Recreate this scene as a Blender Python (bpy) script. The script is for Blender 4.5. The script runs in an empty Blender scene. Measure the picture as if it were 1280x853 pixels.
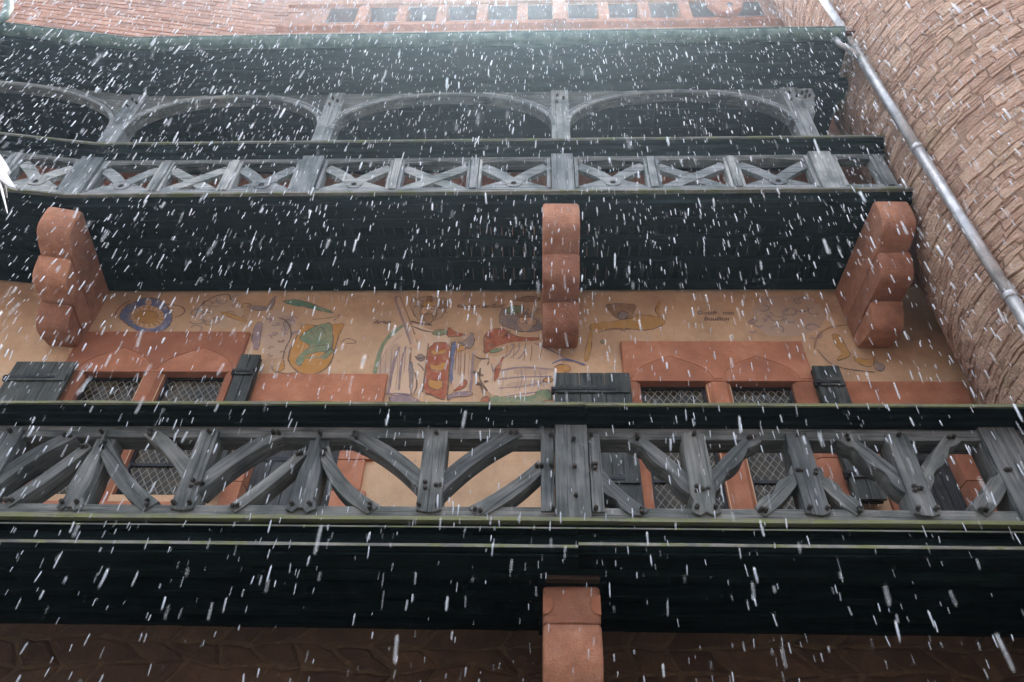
import bpy, bmesh, math, random
from mathutils import Vector, Matrix, noise
R = math.radians
random.seed(7)
scene = bpy.context.scene
col = scene.collection

# ------------------------------------------------------------------ camera
CAM = Vector((0, 0, 1.6)); FPX = 900.0
RX = Vector((0.99938806, 0.0, -0.03497858))
RY = Vector((0.02595139, -0.67048574, 0.74146841))
RZ = Vector((0.02345264, 0.74192242, 0.67007544))
def ray(px, py):
    d = Vector((px - 640, 426.5 - py, FPX))
    return Vector((RX.dot(d), RY.dot(d), RZ.dot(d))).normalized()
def P(px, py, Y):                       # photo pixel -> point on the plane y = Y
    d = ray(px, py); return CAM + d * (Y / d.y)
def proj(p):
    v = Vector(p) - CAM
    c = RX * v.x + RY * v.y + RZ * v.z
    return 640 + FPX * c.x / c.z, 426.5 - FPX * c.y / c.z, c.z
cam = bpy.data.cameras.new('camera'); camo = bpy.data.objects.new('camera', cam); col.objects.link(camo)
camo.location = CAM
right = Vector((RX[0], RY[0], RZ[0])); up = Vector((RX[1], RY[1], RZ[1])); fwd = Vector((RX[2], RY[2], RZ[2]))
camo.rotation_euler = Matrix((right, up, -fwd)).transposed().to_euler()
cam.sensor_width = 36; cam.lens = FPX / 1280 * 36; cam.clip_start = 0.05; cam.clip_end = 2000
cam.dof.use_dof = True; cam.dof.focus_distance = 6.8; cam.dof.aperture_fstop = 2.0
scene.camera = camo

# ------------------------------------------------------------------ light: overcast
w = bpy.data.worlds.new('World'); scene.world = w; w.use_nodes = True
nt = w.node_tree
sky = nt.nodes.new('ShaderNodeTexSky'); sky.sky_type = 'NISHITA'; sky.sun_disc = False
SUN_EL, SUN_ROT = 75, -4
sky.sun_elevation = R(SUN_EL); sky.sun_rotation = R(SUN_ROT); sky.dust_density = 6; sky.air_density = 1.2; sky.ozone_density = 1
hs = nt.nodes.new('ShaderNodeHueSaturation'); hs.inputs['Saturation'].default_value = 0.42
nt.links.new(sky.outputs[0], hs.inputs['Color']); nt.links.new(hs.outputs[0], nt.nodes['Background'].inputs[0])
nt.nodes['Background'].inputs[1].default_value = 0.12
sl = bpy.data.lights.new('sun', 'SUN'); so = bpy.data.objects.new('sun', sl); col.objects.link(so)
sl.energy = 1.4; sl.angle = R(22); sl.color = (1, .95, .88)
so.location = (0, 5, 40); so.rotation_euler = (-R(90 - SUN_EL), 0, -R(SUN_ROT))
scene.view_settings.view_transform = 'Standard'; scene.view_settings.look = 'None'
scene.view_settings.exposure = 2.55; scene.view_settings.gamma = 1
scene.render.engine = 'CYCLES'

# ------------------------------------------------------------------ helpers
WP = {}                                                   # world position of every object
class MB:
    def __init__(s): s.v = []; s.f = []; s.m = []
    def add(s, vs, fs, mi=0):
        o = len(s.v); s.v += [tuple(v) for v in vs]; s.f += [tuple(i + o for i in f) for f in fs]; s.m += [mi] * len(fs)
        return s
    def box(s, x0, x1, y0, y1, z0, z1, mi=0):
        return s.add([(x0,y0,z0),(x1,y0,z0),(x1,y1,z0),(x0,y1,z0),(x0,y0,z1),(x1,y0,z1),(x1,y1,z1),(x0,y1,z1)],
                     [(0,3,2,1),(4,5,6,7),(0,1,5,4),(1,2,6,5),(2,3,7,6),(3,0,4,7)], mi)
    def prism(s, poly, y0, y1, mi=0):                     # polygon in x,z, extruded along y
        a = sum(poly[i][0]*poly[(i+1)%len(poly)][1]-poly[(i+1)%len(poly)][0]*poly[i][1] for i in range(len(poly)))
        if a < 0: poly = poly[::-1]
        n = len(poly)
        vs = [(x, y0, z) for x, z in poly] + [(x, y1, z) for x, z in poly]
        fs = [tuple(range(n)), tuple(range(2*n-1, n-1, -1))] + [(i+n, (i+1)%n+n, (i+1)%n, i) for i in range(n)]
        return s.add(vs, fs, mi)
    def extx(s, poly, x0, x1, n=1, jit=0.0, mi=0):         # polygon in y,z, extruded along x in n steps
        a = sum(poly[i][0]*poly[(i+1)%len(poly)][1]-poly[(i+1)%len(poly)][0]*poly[i][1] for i in range(len(poly)))
        if a < 0: poly = poly[::-1]
        k = len(poly); vs = []; fs = []
        for i in range(n+1):
            x = x0 + (x1-x0)*i/n
            for j, (y, z) in enumerate(poly):
                q = noise.noise_vector(Vector((x*1.7, y*3+j*7.3, z*3))) * jit
                vs.append((x, y+q.y, z+q.z))
        for i in range(n):
            for j in range(k):
                fs.append((i*k+j, i*k+(j+1)%k, (i+1)*k+(j+1)%k, (i+1)*k+j))
        fs += [tuple(range(k-1, -1, -1)), tuple(n*k+j for j in range(k))]
        return s.add(vs, fs, mi)
    def tube(s, path, r, seg=12, cap=True, mi=0):
        path = [Vector(p) for p in path]; n = len(path); vs = []; fs = []
        rr = r if isinstance(r, (list, tuple)) else [r]*n
        ref = None
        for i, p in enumerate(path):
            t = (path[min(i+1, n-1)] - path[max(i-1, 0)]).normalized()
            if ref is None: ref = t.orthogonal().normalized()
            ref = (ref - t*ref.dot(t)).normalized(); b = t.cross(ref)
            for k in range(seg):
                a = 2*math.pi*k/seg; vs.append(p + (ref*math.cos(a)+b*math.sin(a))*rr[i])
        for i in range(n-1):
            for k in range(seg):
                fs.append((i*seg+k, i*seg+(k+1)%seg, (i+1)*seg+(k+1)%seg, (i+1)*seg+k))
        if cap: fs += [tuple(range(seg-1,-1,-1)), tuple((n-1)*seg+k for k in range(seg))]
        return s.add(vs, fs, mi)
    def mesh(s, name, mats, smooth=False):
        me = bpy.data.meshes.new(name); me.from_pydata(s.v, [], s.f)
        for m in (mats if isinstance(mats, (list, tuple)) else [mats]): me.materials.append(m)
        me.polygons.foreach_set('material_index', s.m)
        if smooth: me.polygons.foreach_set('use_smooth', [True]*len(s.f))
        me.update(); return me
    def build(s, name, mats, parent=None, loc=(0,0,0), rot=(0,0,0), smooth=False, bevel=0):
        return link(name, s.mesh(name, mats, smooth), parent, loc, rot, bevel)
def link(name, me, parent=None, loc=(0,0,0), rot=(0,0,0), bevel=0):
    o = bpy.data.objects.new(name, me); col.objects.link(o)
    o.parent = parent
    o.location = Vector(loc) - (WP[parent.name] if parent else Vector()); o.rotation_euler = rot
    WP[o.name] = Vector(loc)
    if bevel:
        b = o.modifiers.new('bevel', 'BEVEL'); b.width = bevel; b.segments = 2; b.limit_method = 'ANGLE'; b.angle_limit = R(40)
        b.harden_normals = False
    return o
def thing(name, label, cat, loc, group=None):
    o = link(name, None, None, loc); tag(o, label, cat, group); return o
def tag(o, label=None, cat=None, group=None, kind=None):
    if label: o['label'] = label
    if cat: o['category'] = cat
    if group: o['group'] = group
    if kind: o['kind'] = kind
    return o

# ------------------------------------------------------------------ materials
def newmat(name):
    m = bpy.data.materials.new(name); m.use_nodes = True
    return m, m.node_tree, m.node_tree.nodes['Principled BSDF']
def ramp(nt, fac, stops):
    r = nt.nodes.new('ShaderNodeValToRGB')
    while len(r.color_ramp.elements) < len(stops): r.color_ramp.elements.new(0.5)
    for e, (p, c) in zip(r.color_ramp.elements, stops): e.position = p; e.color = (*c, 1)
    nt.links.new(fac, r.inputs[0]); return r.outputs[0]
def tex(nt, kind, scale, coord, **kw):
    t = nt.nodes.new(kind)
    t.inputs['Scale'].default_value = scale
    for k, v in kw.items(): t.inputs[k].default_value = v
    nt.links.new(coord, t.inputs['Vector']); return t
def mapping(nt, scale=(1,1,1), mode='Object', rand=True):
    tc = nt.nodes.new('ShaderNodeTexCoord'); mp = nt.nodes.new('ShaderNodeMapping'); mp.inputs['Scale'].default_value = scale
    nt.links.new(tc.outputs[mode], mp.inputs[0])
    if rand:
        oi = nt.nodes.new('ShaderNodeObjectInfo'); ml = nt.nodes.new('ShaderNodeMath'); ml.operation = 'MULTIPLY'; ml.inputs[1].default_value = 37
        nt.links.new(oi.outputs['Random'], ml.inputs[0]); nt.links.new(ml.outputs[0], mp.inputs['Location'])
    return mp.outputs[0]
def mixc(nt, a, b, fac, mode='MIX'):
    m = nt.nodes.new('ShaderNodeMix'); m.data_type = 'RGBA'; m.blend_type = mode
    for s, v in ((m.inputs[0], fac), (m.inputs[6], a), (m.inputs[7], b)):
        if isinstance(v, (int, float)): s.default_value = v
        elif isinstance(v, tuple): s.default_value = (*v, 1)
        else: nt.links.new(v, s)
    return m.outputs[2]
def bump(nt, bsdf, h, strength, dist):
    b = nt.nodes.new('ShaderNodeBump'); b.inputs['Strength'].default_value = strength; b.inputs['Distance'].default_value = dist
    nt.links.new(h, b.inputs['Height']); nt.links.new(b.outputs[0], bsdf.inputs['Normal'])
def wood(name, dark, light, axis, rough=.75, moss=None, mossamt=.5, bstr=.6, spec=.3):
    m, nt, b = newmat(name); b.inputs['Specular IOR Level'].default_value = spec
    sc = [14, 14, 14]; sc[axis] = 0.9
    v = mapping(nt, tuple(sc))
    n1 = tex(nt, 'ShaderNodeTexNoise', 2.0, v, Detail=8, Roughness=.65, Distortion=.4)
    c = ramp(nt, n1.outputs[0], [(.36, dark), (.64, light)])
    sck = [30, 30, 30]; sck[axis] = .8
    nk = tex(nt, 'ShaderNodeTexNoise', 1.3, mapping(nt, tuple(sck)), Detail=3, Roughness=.6)
    c = mixc(nt, c, ramp(nt, nk.outputs[0], [(.34,(.35,.36,.38)),(.43,(1,1,1)),(.62,(1,1,1)),(.75,(1.25,1.22,1.15))]), 1.0, 'MULTIPLY')
    v2 = mapping(nt, (1,1,1))
    n2 = tex(nt, 'ShaderNodeTexNoise', 3.5, v2, Detail=5)
    c = mixc(nt, c, mixc(nt, c, (.45,.5,.5), 1.0, 'MULTIPLY'), ramp(nt, n2.outputs[0], [(.42,(0,0,0)),(.68,(1,1,1))]))
    oi = nt.nodes.new('ShaderNodeObjectInfo')
    c = mixc(nt, c, ramp(nt, oi.outputs['Random'], [(0,(.62,.64,.66)),(.5,(.9,.9,.9)),(1,(1.15,1.13,1.08))]), 1.0, 'MULTIPLY')
    if moss:
        n3 = tex(nt, 'ShaderNodeTexNoise', 6.0, v2, Detail=6, Roughness=.7)
        c = mixc(nt, c, moss, ramp(nt, n3.outputs[0], [(.5-mossamt*.35,(0,0,0)),(.62,(1,1,1))]))
    nt.links.new(c, b.inputs['Base Color']); b.inputs['Roughness'].default_value = rough
    sc3 = [60,60,60]; sc3[axis] = 1.5
    n4 = tex(nt, 'ShaderNodeTexNoise', 1.0, mapping(nt, tuple(sc3)), Detail=4)
    bump(nt, b, n4.outputs[0], bstr, .010)
    return m
def stone(name, base, var, rough=.9, sc=5.0, bstr=.7, bd=.012, stain=None, grain=90, gc=.28):
    m, nt, b = newmat(name)
    v = mapping(nt)
    n1 = tex(nt, 'ShaderNodeTexNoise', sc, v, Detail=9, Roughness=.65)
    c = ramp(nt, n1.outputs[0], [(.3, tuple(x*.72 for x in base)), (.5, base), (.72, var)])
    n2 = tex(nt, 'ShaderNodeTexNoise', grain, v, Detail=2)
    c = mixc(nt, c, ramp(nt, n2.outputs[0], [(.3,(1-gc,1-gc,1-gc)),(.7,(1+gc*.35,1+gc*.35,1+gc*.35))]), 1.0, 'MULTIPLY')
    oi = nt.nodes.new('ShaderNodeObjectInfo')
    c = mixc(nt, c, ramp(nt, oi.outputs['Random'], [(0,(.74,.70,.70)),(.5,(.96,.95,.95)),(1,(1.12,1.12,1.08))]), 1.0, 'MULTIPLY')
    if stain:
        n3 = tex(nt, 'ShaderNodeTexNoise', 1.6, mapping(nt, rand=False), Detail=7, Roughness=.7)
        c = mixc(nt, c, stain, ramp(nt, n3.outputs[0], [(.46,(0,0,0)),(.60,(.45,.45,.45)),(.74,(.9,.9,.9))]))
    nt.links.new(c, b.inputs['Base Color']); b.inputs['Roughness'].default_value = rough
    n4 = tex(nt, 'ShaderNodeTexNoise', sc*6, mapping(nt, (1,1,2.0)), Detail=10, Roughness=.75)
    bump(nt, b, n4.outputs[0], bstr, bd)
    return m
def towermat(name, base, var, stain):
    m, nt, b = newmat(name)
    v = mapping(nt, (1,1,1.35), rand=False)
    n1 = tex(nt, 'ShaderNodeTexNoise', 4.5, v, Detail=10, Roughness=.7)
    c = ramp(nt, n1.outputs[0], [(.3, tuple(x*.74 for x in base)), (.5, base), (.7, var)])
    oi = nt.nodes.new('ShaderNodeObjectInfo')
    c = mixc(nt, c, ramp(nt, oi.outputs['Random'], [(0,(.70,.64,.62)),(.3,(.92,.88,.86)),(.7,(1.02,1.0,.98)),(1,(1.1,1.14,1.12))]), 1.0, 'MULTIPLY')
    n3 = tex(nt, 'ShaderNodeTexNoise', 1.3, v, Detail=8, Roughness=.72)
    c = mixc(nt, c, stain, ramp(nt, n3.outputs[0], [(.52,(0,0,0)),(.72,(.75,.75,.75))]))
    nt.links.new(c, b.inputs['Base Color']); b.inputs['Roughness'].default_value = .92
    n4 = tex(nt, 'ShaderNodeTexNoise', 16, v, Detail=12, Roughness=.78)
    vo = tex(nt, 'ShaderNodeTexVoronoi', 26, v)
    ad = nt.nodes.new('ShaderNodeMath'); ad.operation = 'MULTIPLY_ADD'; ad.inputs[1].default_value = .35
    nt.links.new(vo.outputs['Distance'], ad.inputs[0]); nt.links.new(n4.outputs[0], ad.inputs[2])
    bump(nt, b, ad.outputs[0], 1.0, .06)
    return m
GV, GX, GY = 2, 0, 1
M = {}
M['frame_v'] = wood('weathered_wood_upright', (.095,.104,.106), (.225,.235,.232), GV)
M['frame_x'] = wood('weathered_wood_lengthwise', (.09,.098,.10), (.21,.219,.216), GX)
M['pale_v'] = wood('pale_weathered_wood_upright', (.25,.275,.285), (.45,.475,.485), GV)
M['pale_x'] = wood('pale_weathered_wood_lengthwise', (.24,.265,.275), (.43,.455,.465), GX)
M['dark_x'] = wood('dark_wood_lengthwise', (.0022,.0068,.008), (.008,.0175,.020), GX, .7, spec=.06)  # near-black wood for undersides, handrails, mouldings and eaves
M['dark_y'] = wood('dark_wood_across', (.002,.0058,.007), (.007,.015,.017), GY, .7, spec=.06)
M['mossy_x'] = wood('mossy_wood_edge', (.13,.125,.10), (.24,.235,.20), GX, .8, (.15,.165,.07), .5)
M['edge_x'] = wood('worn_wood_edge', (.20,.19,.17), (.34,.33,.30), GX, .7, (.14,.16,.07), .15)
M['brown_x'] = wood('brown_wood_edge', (.05,.03,.02), (.10,.06,.04), GX, .7)
M['peg'] = wood('peg_wood', (.035,.032,.03), (.10,.088,.078), GY, .6)
M['shutter'] = wood('shutter_wood', (.045,.05,.048), (.10,.108,.10), GV, .6)
M['door'] = wood('door_wood', (.05,.055,.06), (.11,.115,.12), GV, .6)
M['sand'] = stone('red_sandstone', (.47,.19,.105), (.56,.27,.165), sc=3, bstr=.4, bd=.008, gc=.14, stain=(.30,.125,.075))
M['sand2'] = stone('carved_sandstone', (.51,.235,.145), (.61,.33,.22), sc=6, bstr=.9, bd=.018, stain=(.27,.13,.085), gc=.16)
M['tower'] = towermat('rough_pink_sandstone', (.73,.485,.365), (.80,.59,.46), (.60,.45,.30))
M['mortar'] = stone('tower_mortar', (.44,.29,.21), (.54,.38,.28), sc=14, bstr=.8, bd=.02)
M['rubble'] = stone('brown_rubble_stone', (.085,.05,.03), (.125,.075,.045), sc=4, bstr=.7, bd=.015)
M['rubmortar'] = stone('pale_mortar', (.105,.072,.042), (.15,.105,.062), sc=12, bstr=.7, bd=.01)
M['plaster'] = stone('peach_plaster', (.62,.405,.245), (.70,.49,.31), sc=2.2, bstr=.3, bd=.005, stain=(.46,.30,.19), grain=60, gc=.07)
M['redwall'] = stone('red_upper_wall', (.33,.16,.11), (.42,.23,.17), sc=3, bstr=.5, bd=.01)
M['pinkwall'] = stone('pink_upper_wall', (.50,.27,.19), (.60,.36,.28), sc=4, bstr=.6, bd=.015)
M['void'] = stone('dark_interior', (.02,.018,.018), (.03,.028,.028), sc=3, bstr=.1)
M['veil_grey'] = stone('veil_grey_opening', (.58,.53,.55), (.64,.59,.61), sc=3, bstr=.2)  # backs of the upper openings, painted pale to imitate the bright haze over them
M['tile'] = stone('roof_tile', (.22,.09,.06), (.30,.14,.1), sc=6, bstr=.4)
M['cobble'] = stone('wet_cobble', (.11,.105,.10), (.17,.165,.16), rough=.5, sc=6, bstr=.6)
def metal(name, a, b_, rough=.45, met=.6, dots=False):
    m, nt, b = newmat(name); v = mapping(nt)
    n = tex(nt, 'ShaderNodeTexNoise', 9, v, Detail=6)
    nt.links.new(ramp(nt, n.outputs[0], [(.35,a),(.65,b_)]), b.inputs['Base Color'])
    b.inputs['Metallic'].default_value = met; b.inputs['Roughness'].default_value = rough
    n2 = tex(nt, 'ShaderNodeTexVoronoi' if dots else 'ShaderNodeTexNoise', 70 if dots else 30, v)
    bump(nt, b, n2.outputs[0], .5 if dots else .2, .004)
    return m
M['zinc'] = metal('wet_zinc', (.34,.35,.37), (.52,.53,.55), .42, .6, True)
M['copper'] = metal('green_copper', (.06,.11,.10), (.15,.22,.19), .55, .3)
M['lead'] = metal('lead_cames', (.15,.14,.12), (.24,.225,.19), .6, .2)
M['iron'] = metal('black_iron', (.015,.015,.017), (.035,.035,.04), .5, .6)
M['palemetal'] = metal('pale_painted_metal', (.70,.70,.72), (.80,.80,.82), .5, .1)
def glassmat():
    m, nt, b = newmat('old_window_glass')
    n = tex(nt, 'ShaderNodeTexNoise', 5, mapping(nt), Detail=3)
    nt.links.new(ramp(nt, n.outputs[0], [(.35,(.012,.010,.007)),(.7,(.07,.055,.03))]), b.inputs['Base Color'])
    b.inputs['Roughness'].default_value = .06; b.inputs['Specular IOR Level'].default_value = .22
    n2 = tex(nt, 'ShaderNodeTexNoise', 14, mapping(nt)); bump(nt, b, n2.outputs[0], .12, .01)
    return m
M['glass'] = glassmat()
PA = {}
def paint(c):
    k = tuple(c)
    if k not in PA:
        m, nt, b = newmat('mural_paint')
        n = tex(nt, 'ShaderNodeTexNoise', 11, mapping(nt), Detail=10, Roughness=.75)
        pl = (.62,.405,.245)
        cc = mixc(nt, k, pl, ramp(nt, n.outputs[0], [(.40,(.02,.02,.02)),(.52,(.15,.15,.15)),(.70,(.6,.6,.6))]))
        nt.links.new(cc, b.inputs['Base Color']); b.inputs['Roughness'].default_value = .9
        PA[k] = m
    return PA[k]

# ------------------------------------------------------------------ ground
g = MB(); N = 24
for i in range(N):
    for j in range(N):
        x0, x1 = [-120 + 240*(k/N) for k in (i, i+1)]; y0, y1 = [-120 + 240*(k/N) for k in (j, j+1)]
        g.add([(x0,y0,0),(x1,y0,0),(x1,y1,0),(x0,y1,0)], [(0,1,2,3)])
tag(g.build('ground', M['cobble']), kind='structure')

# ------------------------------------------------------------------ the castle building: walls
YW = 6.4
BEND = -5.45; BA = R(8)                                     # west of BEND the front turns towards the courtyard
def lp(x, y):                                              # straight-front coordinates -> place, bending the west end
    if x >= BEND: return x, y
    d = BEND - x
    return BEND - d*math.cos(BA) + (y-5)*0, y - d*math.sin(BA)
def bendmesh(o, off=Vector((0,0,0))):
    for v in o.data.vertices:
        x, y = lp(v.co.x + off.x, v.co.y + off.y); v.co.x = x - off.x; v.co.y = y - off.y
bld = thing('castle_building', 'castle wing with painted plaster front, red sandstone windows and rubble base', 'building', (0, YW+1.5, 0))

def holed(x0, x1, z0, z1, holes, y, cell=.5):
    xs = sorted({x0, x1, *[h[0] for h in holes], *[h[1] for h in holes]}); zs = sorted({z0, z1, *[h[2] for h in holes], *[h[3] for h in holes]})
    def refine(a):
        out = []
        for p, q in zip(a, a[1:]):
            n = max(1, int((q-p)/cell)); out += [p+(q-p)*k/n for k in range(n)]
        return out + [a[-1]]
    xs = refine(xs); zs = refine(zs); m = MB(); idx = {}
    def vid(i, k):
        if (i, k) not in idx:
            idx[(i,k)] = len(m.v); q = noise.noise(Vector((xs[i]*1.1, zs[k]*1.1, 3)))*.002
            m.v.append((xs[i], y+q, zs[k]))
        return idx[(i,k)]
    for i in range(len(xs)-1):
        for k in range(len(zs)-1):
            cx, cz = (xs[i]+xs[i+1])/2, (zs[k]+zs[k+1])/2
            if any(h[0] < cx < h[1] and h[2] < cz < h[3] for h in holes): continue
            m.f.append((vid(i,k), vid(i+1,k), vid(i+1,k+1), vid(i,k+1))); m.m.append(0)
    return m
W1 = dict(x0=-5.59, x1=-3.5, ztop=7.5, zl=6.86, zb=5.27, sill=5.15, op=[(-5.3,-4.6),(-4.35,-3.63)])
W2 = dict(x0=.98, x1=3.1, ztop=7.34, zl=6.735, zb=5.1, sill=4.98, op=[(1.16,1.9),(2.17,2.86)])
D1 = dict(x0=-3.22, x1=-1.72, ztop=6.84, zl=6.25, op=(-3.02,-2.08))
D2 = dict(x0=3.42, x1=4.72, ztop=6.74, zl=6.15, op=(3.62,4.27))
holes = [(a, b, W['zb'], W['zl']) for W in (W1, W2) for a, b in W['op']] + [(*D['op'], 4.2, D['zl']) for D in (D1, D2)]
pw = holed(-9, 6.5, 4.0, 8.3, holes, YW).build('painted_wall', M['plaster'], bld, smooth=True)
bendmesh(pw)
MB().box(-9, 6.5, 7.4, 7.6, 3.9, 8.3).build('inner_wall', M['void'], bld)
uw = holed(-9, 6.5, 8.3, 13.0, [], YW).build('gallery_wall', M['redwall'], bld, smooth=True); bendmesh(uw)

def surround(W, nm, lab):
    x0, x1 = W['x0'], W['x1']; yf = YW - .05
    cx = (x0+x1)/2
    # lintel with two carved ogee heads: a raised upper field over a lower one
    lin = MB().box(x0, x1, yf, YW+.14, W['zl'], W['ztop']).build(nm, M['sand'], bld, bevel=.008); tag(lin, lab)
    lo = []
    for q, (a, b) in enumerate(W['op']):                   # ogee heads cut back over each light
        mid = (a+b)/2; hw = (b-a)/2 + .085; n = 24
        for k in range(n+1):
            t = -1+2*k/n; r_ = abs(t)
            z = W['zl']+.03 + .34*(.62*(1-r_**3.2)**.6 + .38*(1-r_)**1.7)
            lo.append((mid+t*hw, z))
    poly = [(x0+.012, W['zl']+.03)] + lo + [(x1-.012, W['zl']+.03), (x1-.012, W['ztop']-.012), (x0+.012, W['ztop']-.012)]
    MB().prism(poly, yf-.008, yf+.002).build('carved_field', M['sand'], lin, bevel=.005)
    o0, o1 = W['op'][0], W['op'][1]
    for a, b in ((x0, o0[0]), (o0[1], o1[0]), (o1[1], x1-.02)):
        name = 'mullion' if a == o0[1] else 'jamb'
        zs = [W['sill'], (W['sill']+W['zl'])*.5+random.uniform(-.2,.2), W['zl']]
        for q in range(2):
            if name == 'mullion':
                pr = [(a,yf+.06),(a+.06,yf+.004),(b-.06,yf+.004),(b,yf+.06),(b,YW+.14),(a,YW+.14)]
            else:
                s = .05
                pr = [(a,yf+.004),(b-s,yf+.004),(b,yf+.05),(b,YW+.14),(a,YW+.14)] if a == x0 else [(a,yf+.05),(a+s,yf+.004),(b,yf+.004),(b,YW+.14),(a,YW+.14)]
            n = len(pr); z0, z1 = zs[q]+.003, zs[q+1]-.003
            mb = MB().add([(x,y,z0) for x,y in pr]+[(x,y,z1) for x,y in pr], [tuple(range(n-1,-1,-1)), tuple(range(n,2*n))]+[(i,(i+1)%n,(i+1)%n+n,i+n) for i in range(n)])
            mb.build(name, M['sand'], lin, bevel=.005)
    MB().box(x0-.03, x1+.01, yf-.04, YW+.14, W['sill']-.12, W['sill']).build('sill', M['sand'], lin, bevel=.01)
    for a, b in W['op']:
        # iron casement, leaded diamonds, transom
        yg = YW+.09; f = MB(); t = .035
        z0, z1 = W['zb']-.12+.12, W['zl']
        for q in ((a,a+t,z0,z1),(b-t,b,z0,z1)): f.box(q[0],q[1],yg-.03,yg+.03,q[2],q[3])
        for z in (z0, z1-t, z0+(z1-z0)*.24, z0+(z1-z0)*.62): f.box(a+t,b-t,yg-.026,yg+.03,z,z+t)
        f.build('casement', M['iron'], lin)
        dw, dh = .085, .115
        pn = MB(); ld = MB()
        nx = int((b-a)/dw)+2; nz = int((z1-z0)/dh)+2
        def clip(poly):
            for ax, lim, sg in ((0,a+.01,1),(0,b-.01,-1),(2,z0+.01,1),(2,z1-.01,-1)):
                out = []
                for i in range(len(poly)):
                    p, q = poly[i], poly[(i+1)%len(poly)]
                    ip, iq = (p[ax]-lim)*sg >= 0, (q[ax]-lim)*sg >= 0
                    if ip: out.append(p)
                    if ip != iq:
                        u = (lim-p[ax])/(q[ax]-p[ax]); out.append(tuple(p[k]+(q[k]-p[k])*u for k in range(3)))
                poly = out
                if len(poly) < 3: return None
            return poly
        for i in range(-1, 2*nx):
            for k in range(-1, 2*nz):
                if (i+k) % 2: continue
                cx, cz = a+i*dw/2, z0+k*dh/2
                tx, tz = random.uniform(-.05,.05), random.uniform(-.06,.06)
                d = clip([(cx+u*dw*.5, yg+tx*u*dw*.5+tz*v*dh*.5, cz+v*dh*.5) for u, v in ((0,-1),(1,0),(0,1),(-1,0))])
                if d: pn.add(d, [tuple(range(len(d)))])
                for u, v in ((1,1),(1,-1)):          # lead came on two sides
                    p = Vector((cx, 0, cz+(-v)*dh*.5)); q = Vector((cx+dw*.5, 0, cz))
                    if not (a < (p.x+q.x)/2 < b and z0 < (p.z+q.z)/2 < z1): continue
                    dr = (q-p).normalized(); nn = Vector((-dr.z,0,dr.x))*.0045
                    ld.add([(c.x, yg-.006-.002*(v>0), c.z) for c in (p-nn, q-nn, q+nn, p+nn)], [(0,1,2,3)])
        tag(pn.build('pane', M['glass'], lin), kind='stuff'); tag(ld.build('lead_lattice', M['lead'], lin), kind='stuff')
    return lin
win1 = surround(W1, 'window', 'red sandstone window left of the planked door, leaded twin lights')
win2 = surround(W2, 'window', 'red sandstone window right of the centre corbel, leaded twin lights')

def shutter(win, hx, hy, z0, z1, w_, ang, n=3):
    # ang: direction of the leaf from its hinge, degrees from +x, towards the courtyard is -90
    mb = MB()
    root = None; d = Vector((math.cos(R(ang)), math.sin(R(ang)), 0))
    body = MB().box(0, w_, .004, .020, 0, z1-z0).build('shutter', M['shutter'], win, (hx,hy,z0), (0,0,R(ang)))
    return body
def shutter_full(win, hx, hy, z0, z1, w_, ang, n=3):
    h = z1-z0; c, s = math.cos(R(ang)), math.sin(R(ang))
    mb = MB(); pw_ = w_/n
    for i in range(n): mb.box(i*pw_+.003, (i+1)*pw_-.003, -.018, .018, random.uniform(0,.006), h-random.uniform(0,.006))
    for z in (.14*h, .82*h):
        mb.box(.02, w_-.02, -.042, -.018, z, z+.10); mb.box(.02, w_-.02, .018, .042, z, z+.10)
    for z in (.14*h+.03, .82*h+.03):
        mb.box(-.02, w_*.8, -.050, -.042, z, z+.035, 1); mb.box(-.03, .03, -.03, .03, z-.02, z+.06, 1)
    return mb.build('shutter', [M['shutter'], M['iron']], win, (hx,hy,z0), (0,0,R(ang)), bevel=.004)
def leaf_px(win, pa, pb, py, zb_, folded):
    # a leaf standing open, flat along the wall; a folded pair is twice as thick
    y = 6.25; a_, b_ = P(pa, py, y), P(pb, py, y)
    sh = shutter_full(win, a_.x, y, zb_, a_.z, b_.x-a_.x, 0, 2 if folded else 3)
    if folded:
        w_ = b_.x-a_.x; MB().box(a_.x+.012, b_.x-.012, y+.045, y+.085, zb_+.01, a_.z-.012).build('shutter_leaf', M['shutter'], win, bevel=.004)
leaf_px(win1, 22, 98, 453, 5.25, 0)
leaf_px(win1, 302, 327, 444, 5.25, 1)
leaf_px(win2, 692, 787, 467, 5.10, 0)
leaf_px(win2, 1014, 1048, 458, 5.18, 1)
def doorway(D, lab):
    x0, x1 = D['x0'], D['x1']; yf = YW-.045; a, b = D['op']
    lin = MB().box(x0, x1, yf, YW+.2, D['zl'], D['ztop']).build('doorway', M['sand'], bld, bevel=.008); tag(lin, lab)
    for side, (p, q) in enumerate(((x0+.02, a), (b, x1-.03))):
        z = 4.2
        while z < D['zl']-.05:
            h = min(random.uniform(.34,.48), D['zl']-z); e = random.uniform(-.05,.07)
            if D['zl']-z-h < .15: h = D['zl']-z
            pp, qq = (p-e if side == 0 else p), (q if side == 0 else q+e)
            MB().box(pp, qq, yf+random.uniform(.002,.006), YW+.2, z+.004, z+h-.004).build('jamb_stone', M['sand'], lin, bevel=.006)
            z += h
    n = 5
    for k in range(n):
        u0, u1 = a+(b-a)*k/n, a+(b-a)*(k+1)/n
        MB().box(u0+.004, u1-.004, YW+.11+random.uniform(0,.006), YW+.16, 4.22, D['zl']).build('plank', M['door'], lin, bevel=.004)
    for z in (4.6, 5.75): MB().box(a+.02, b-.1, YW+.100, YW+.109, z, z+.05).build('hinge_strap', M['iron'], lin)
    return lin
doorway(D1, 'sandstone doorway with grey planked door beside the left window')
doorway(D2, 'sandstone doorway next to the round tower')

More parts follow.
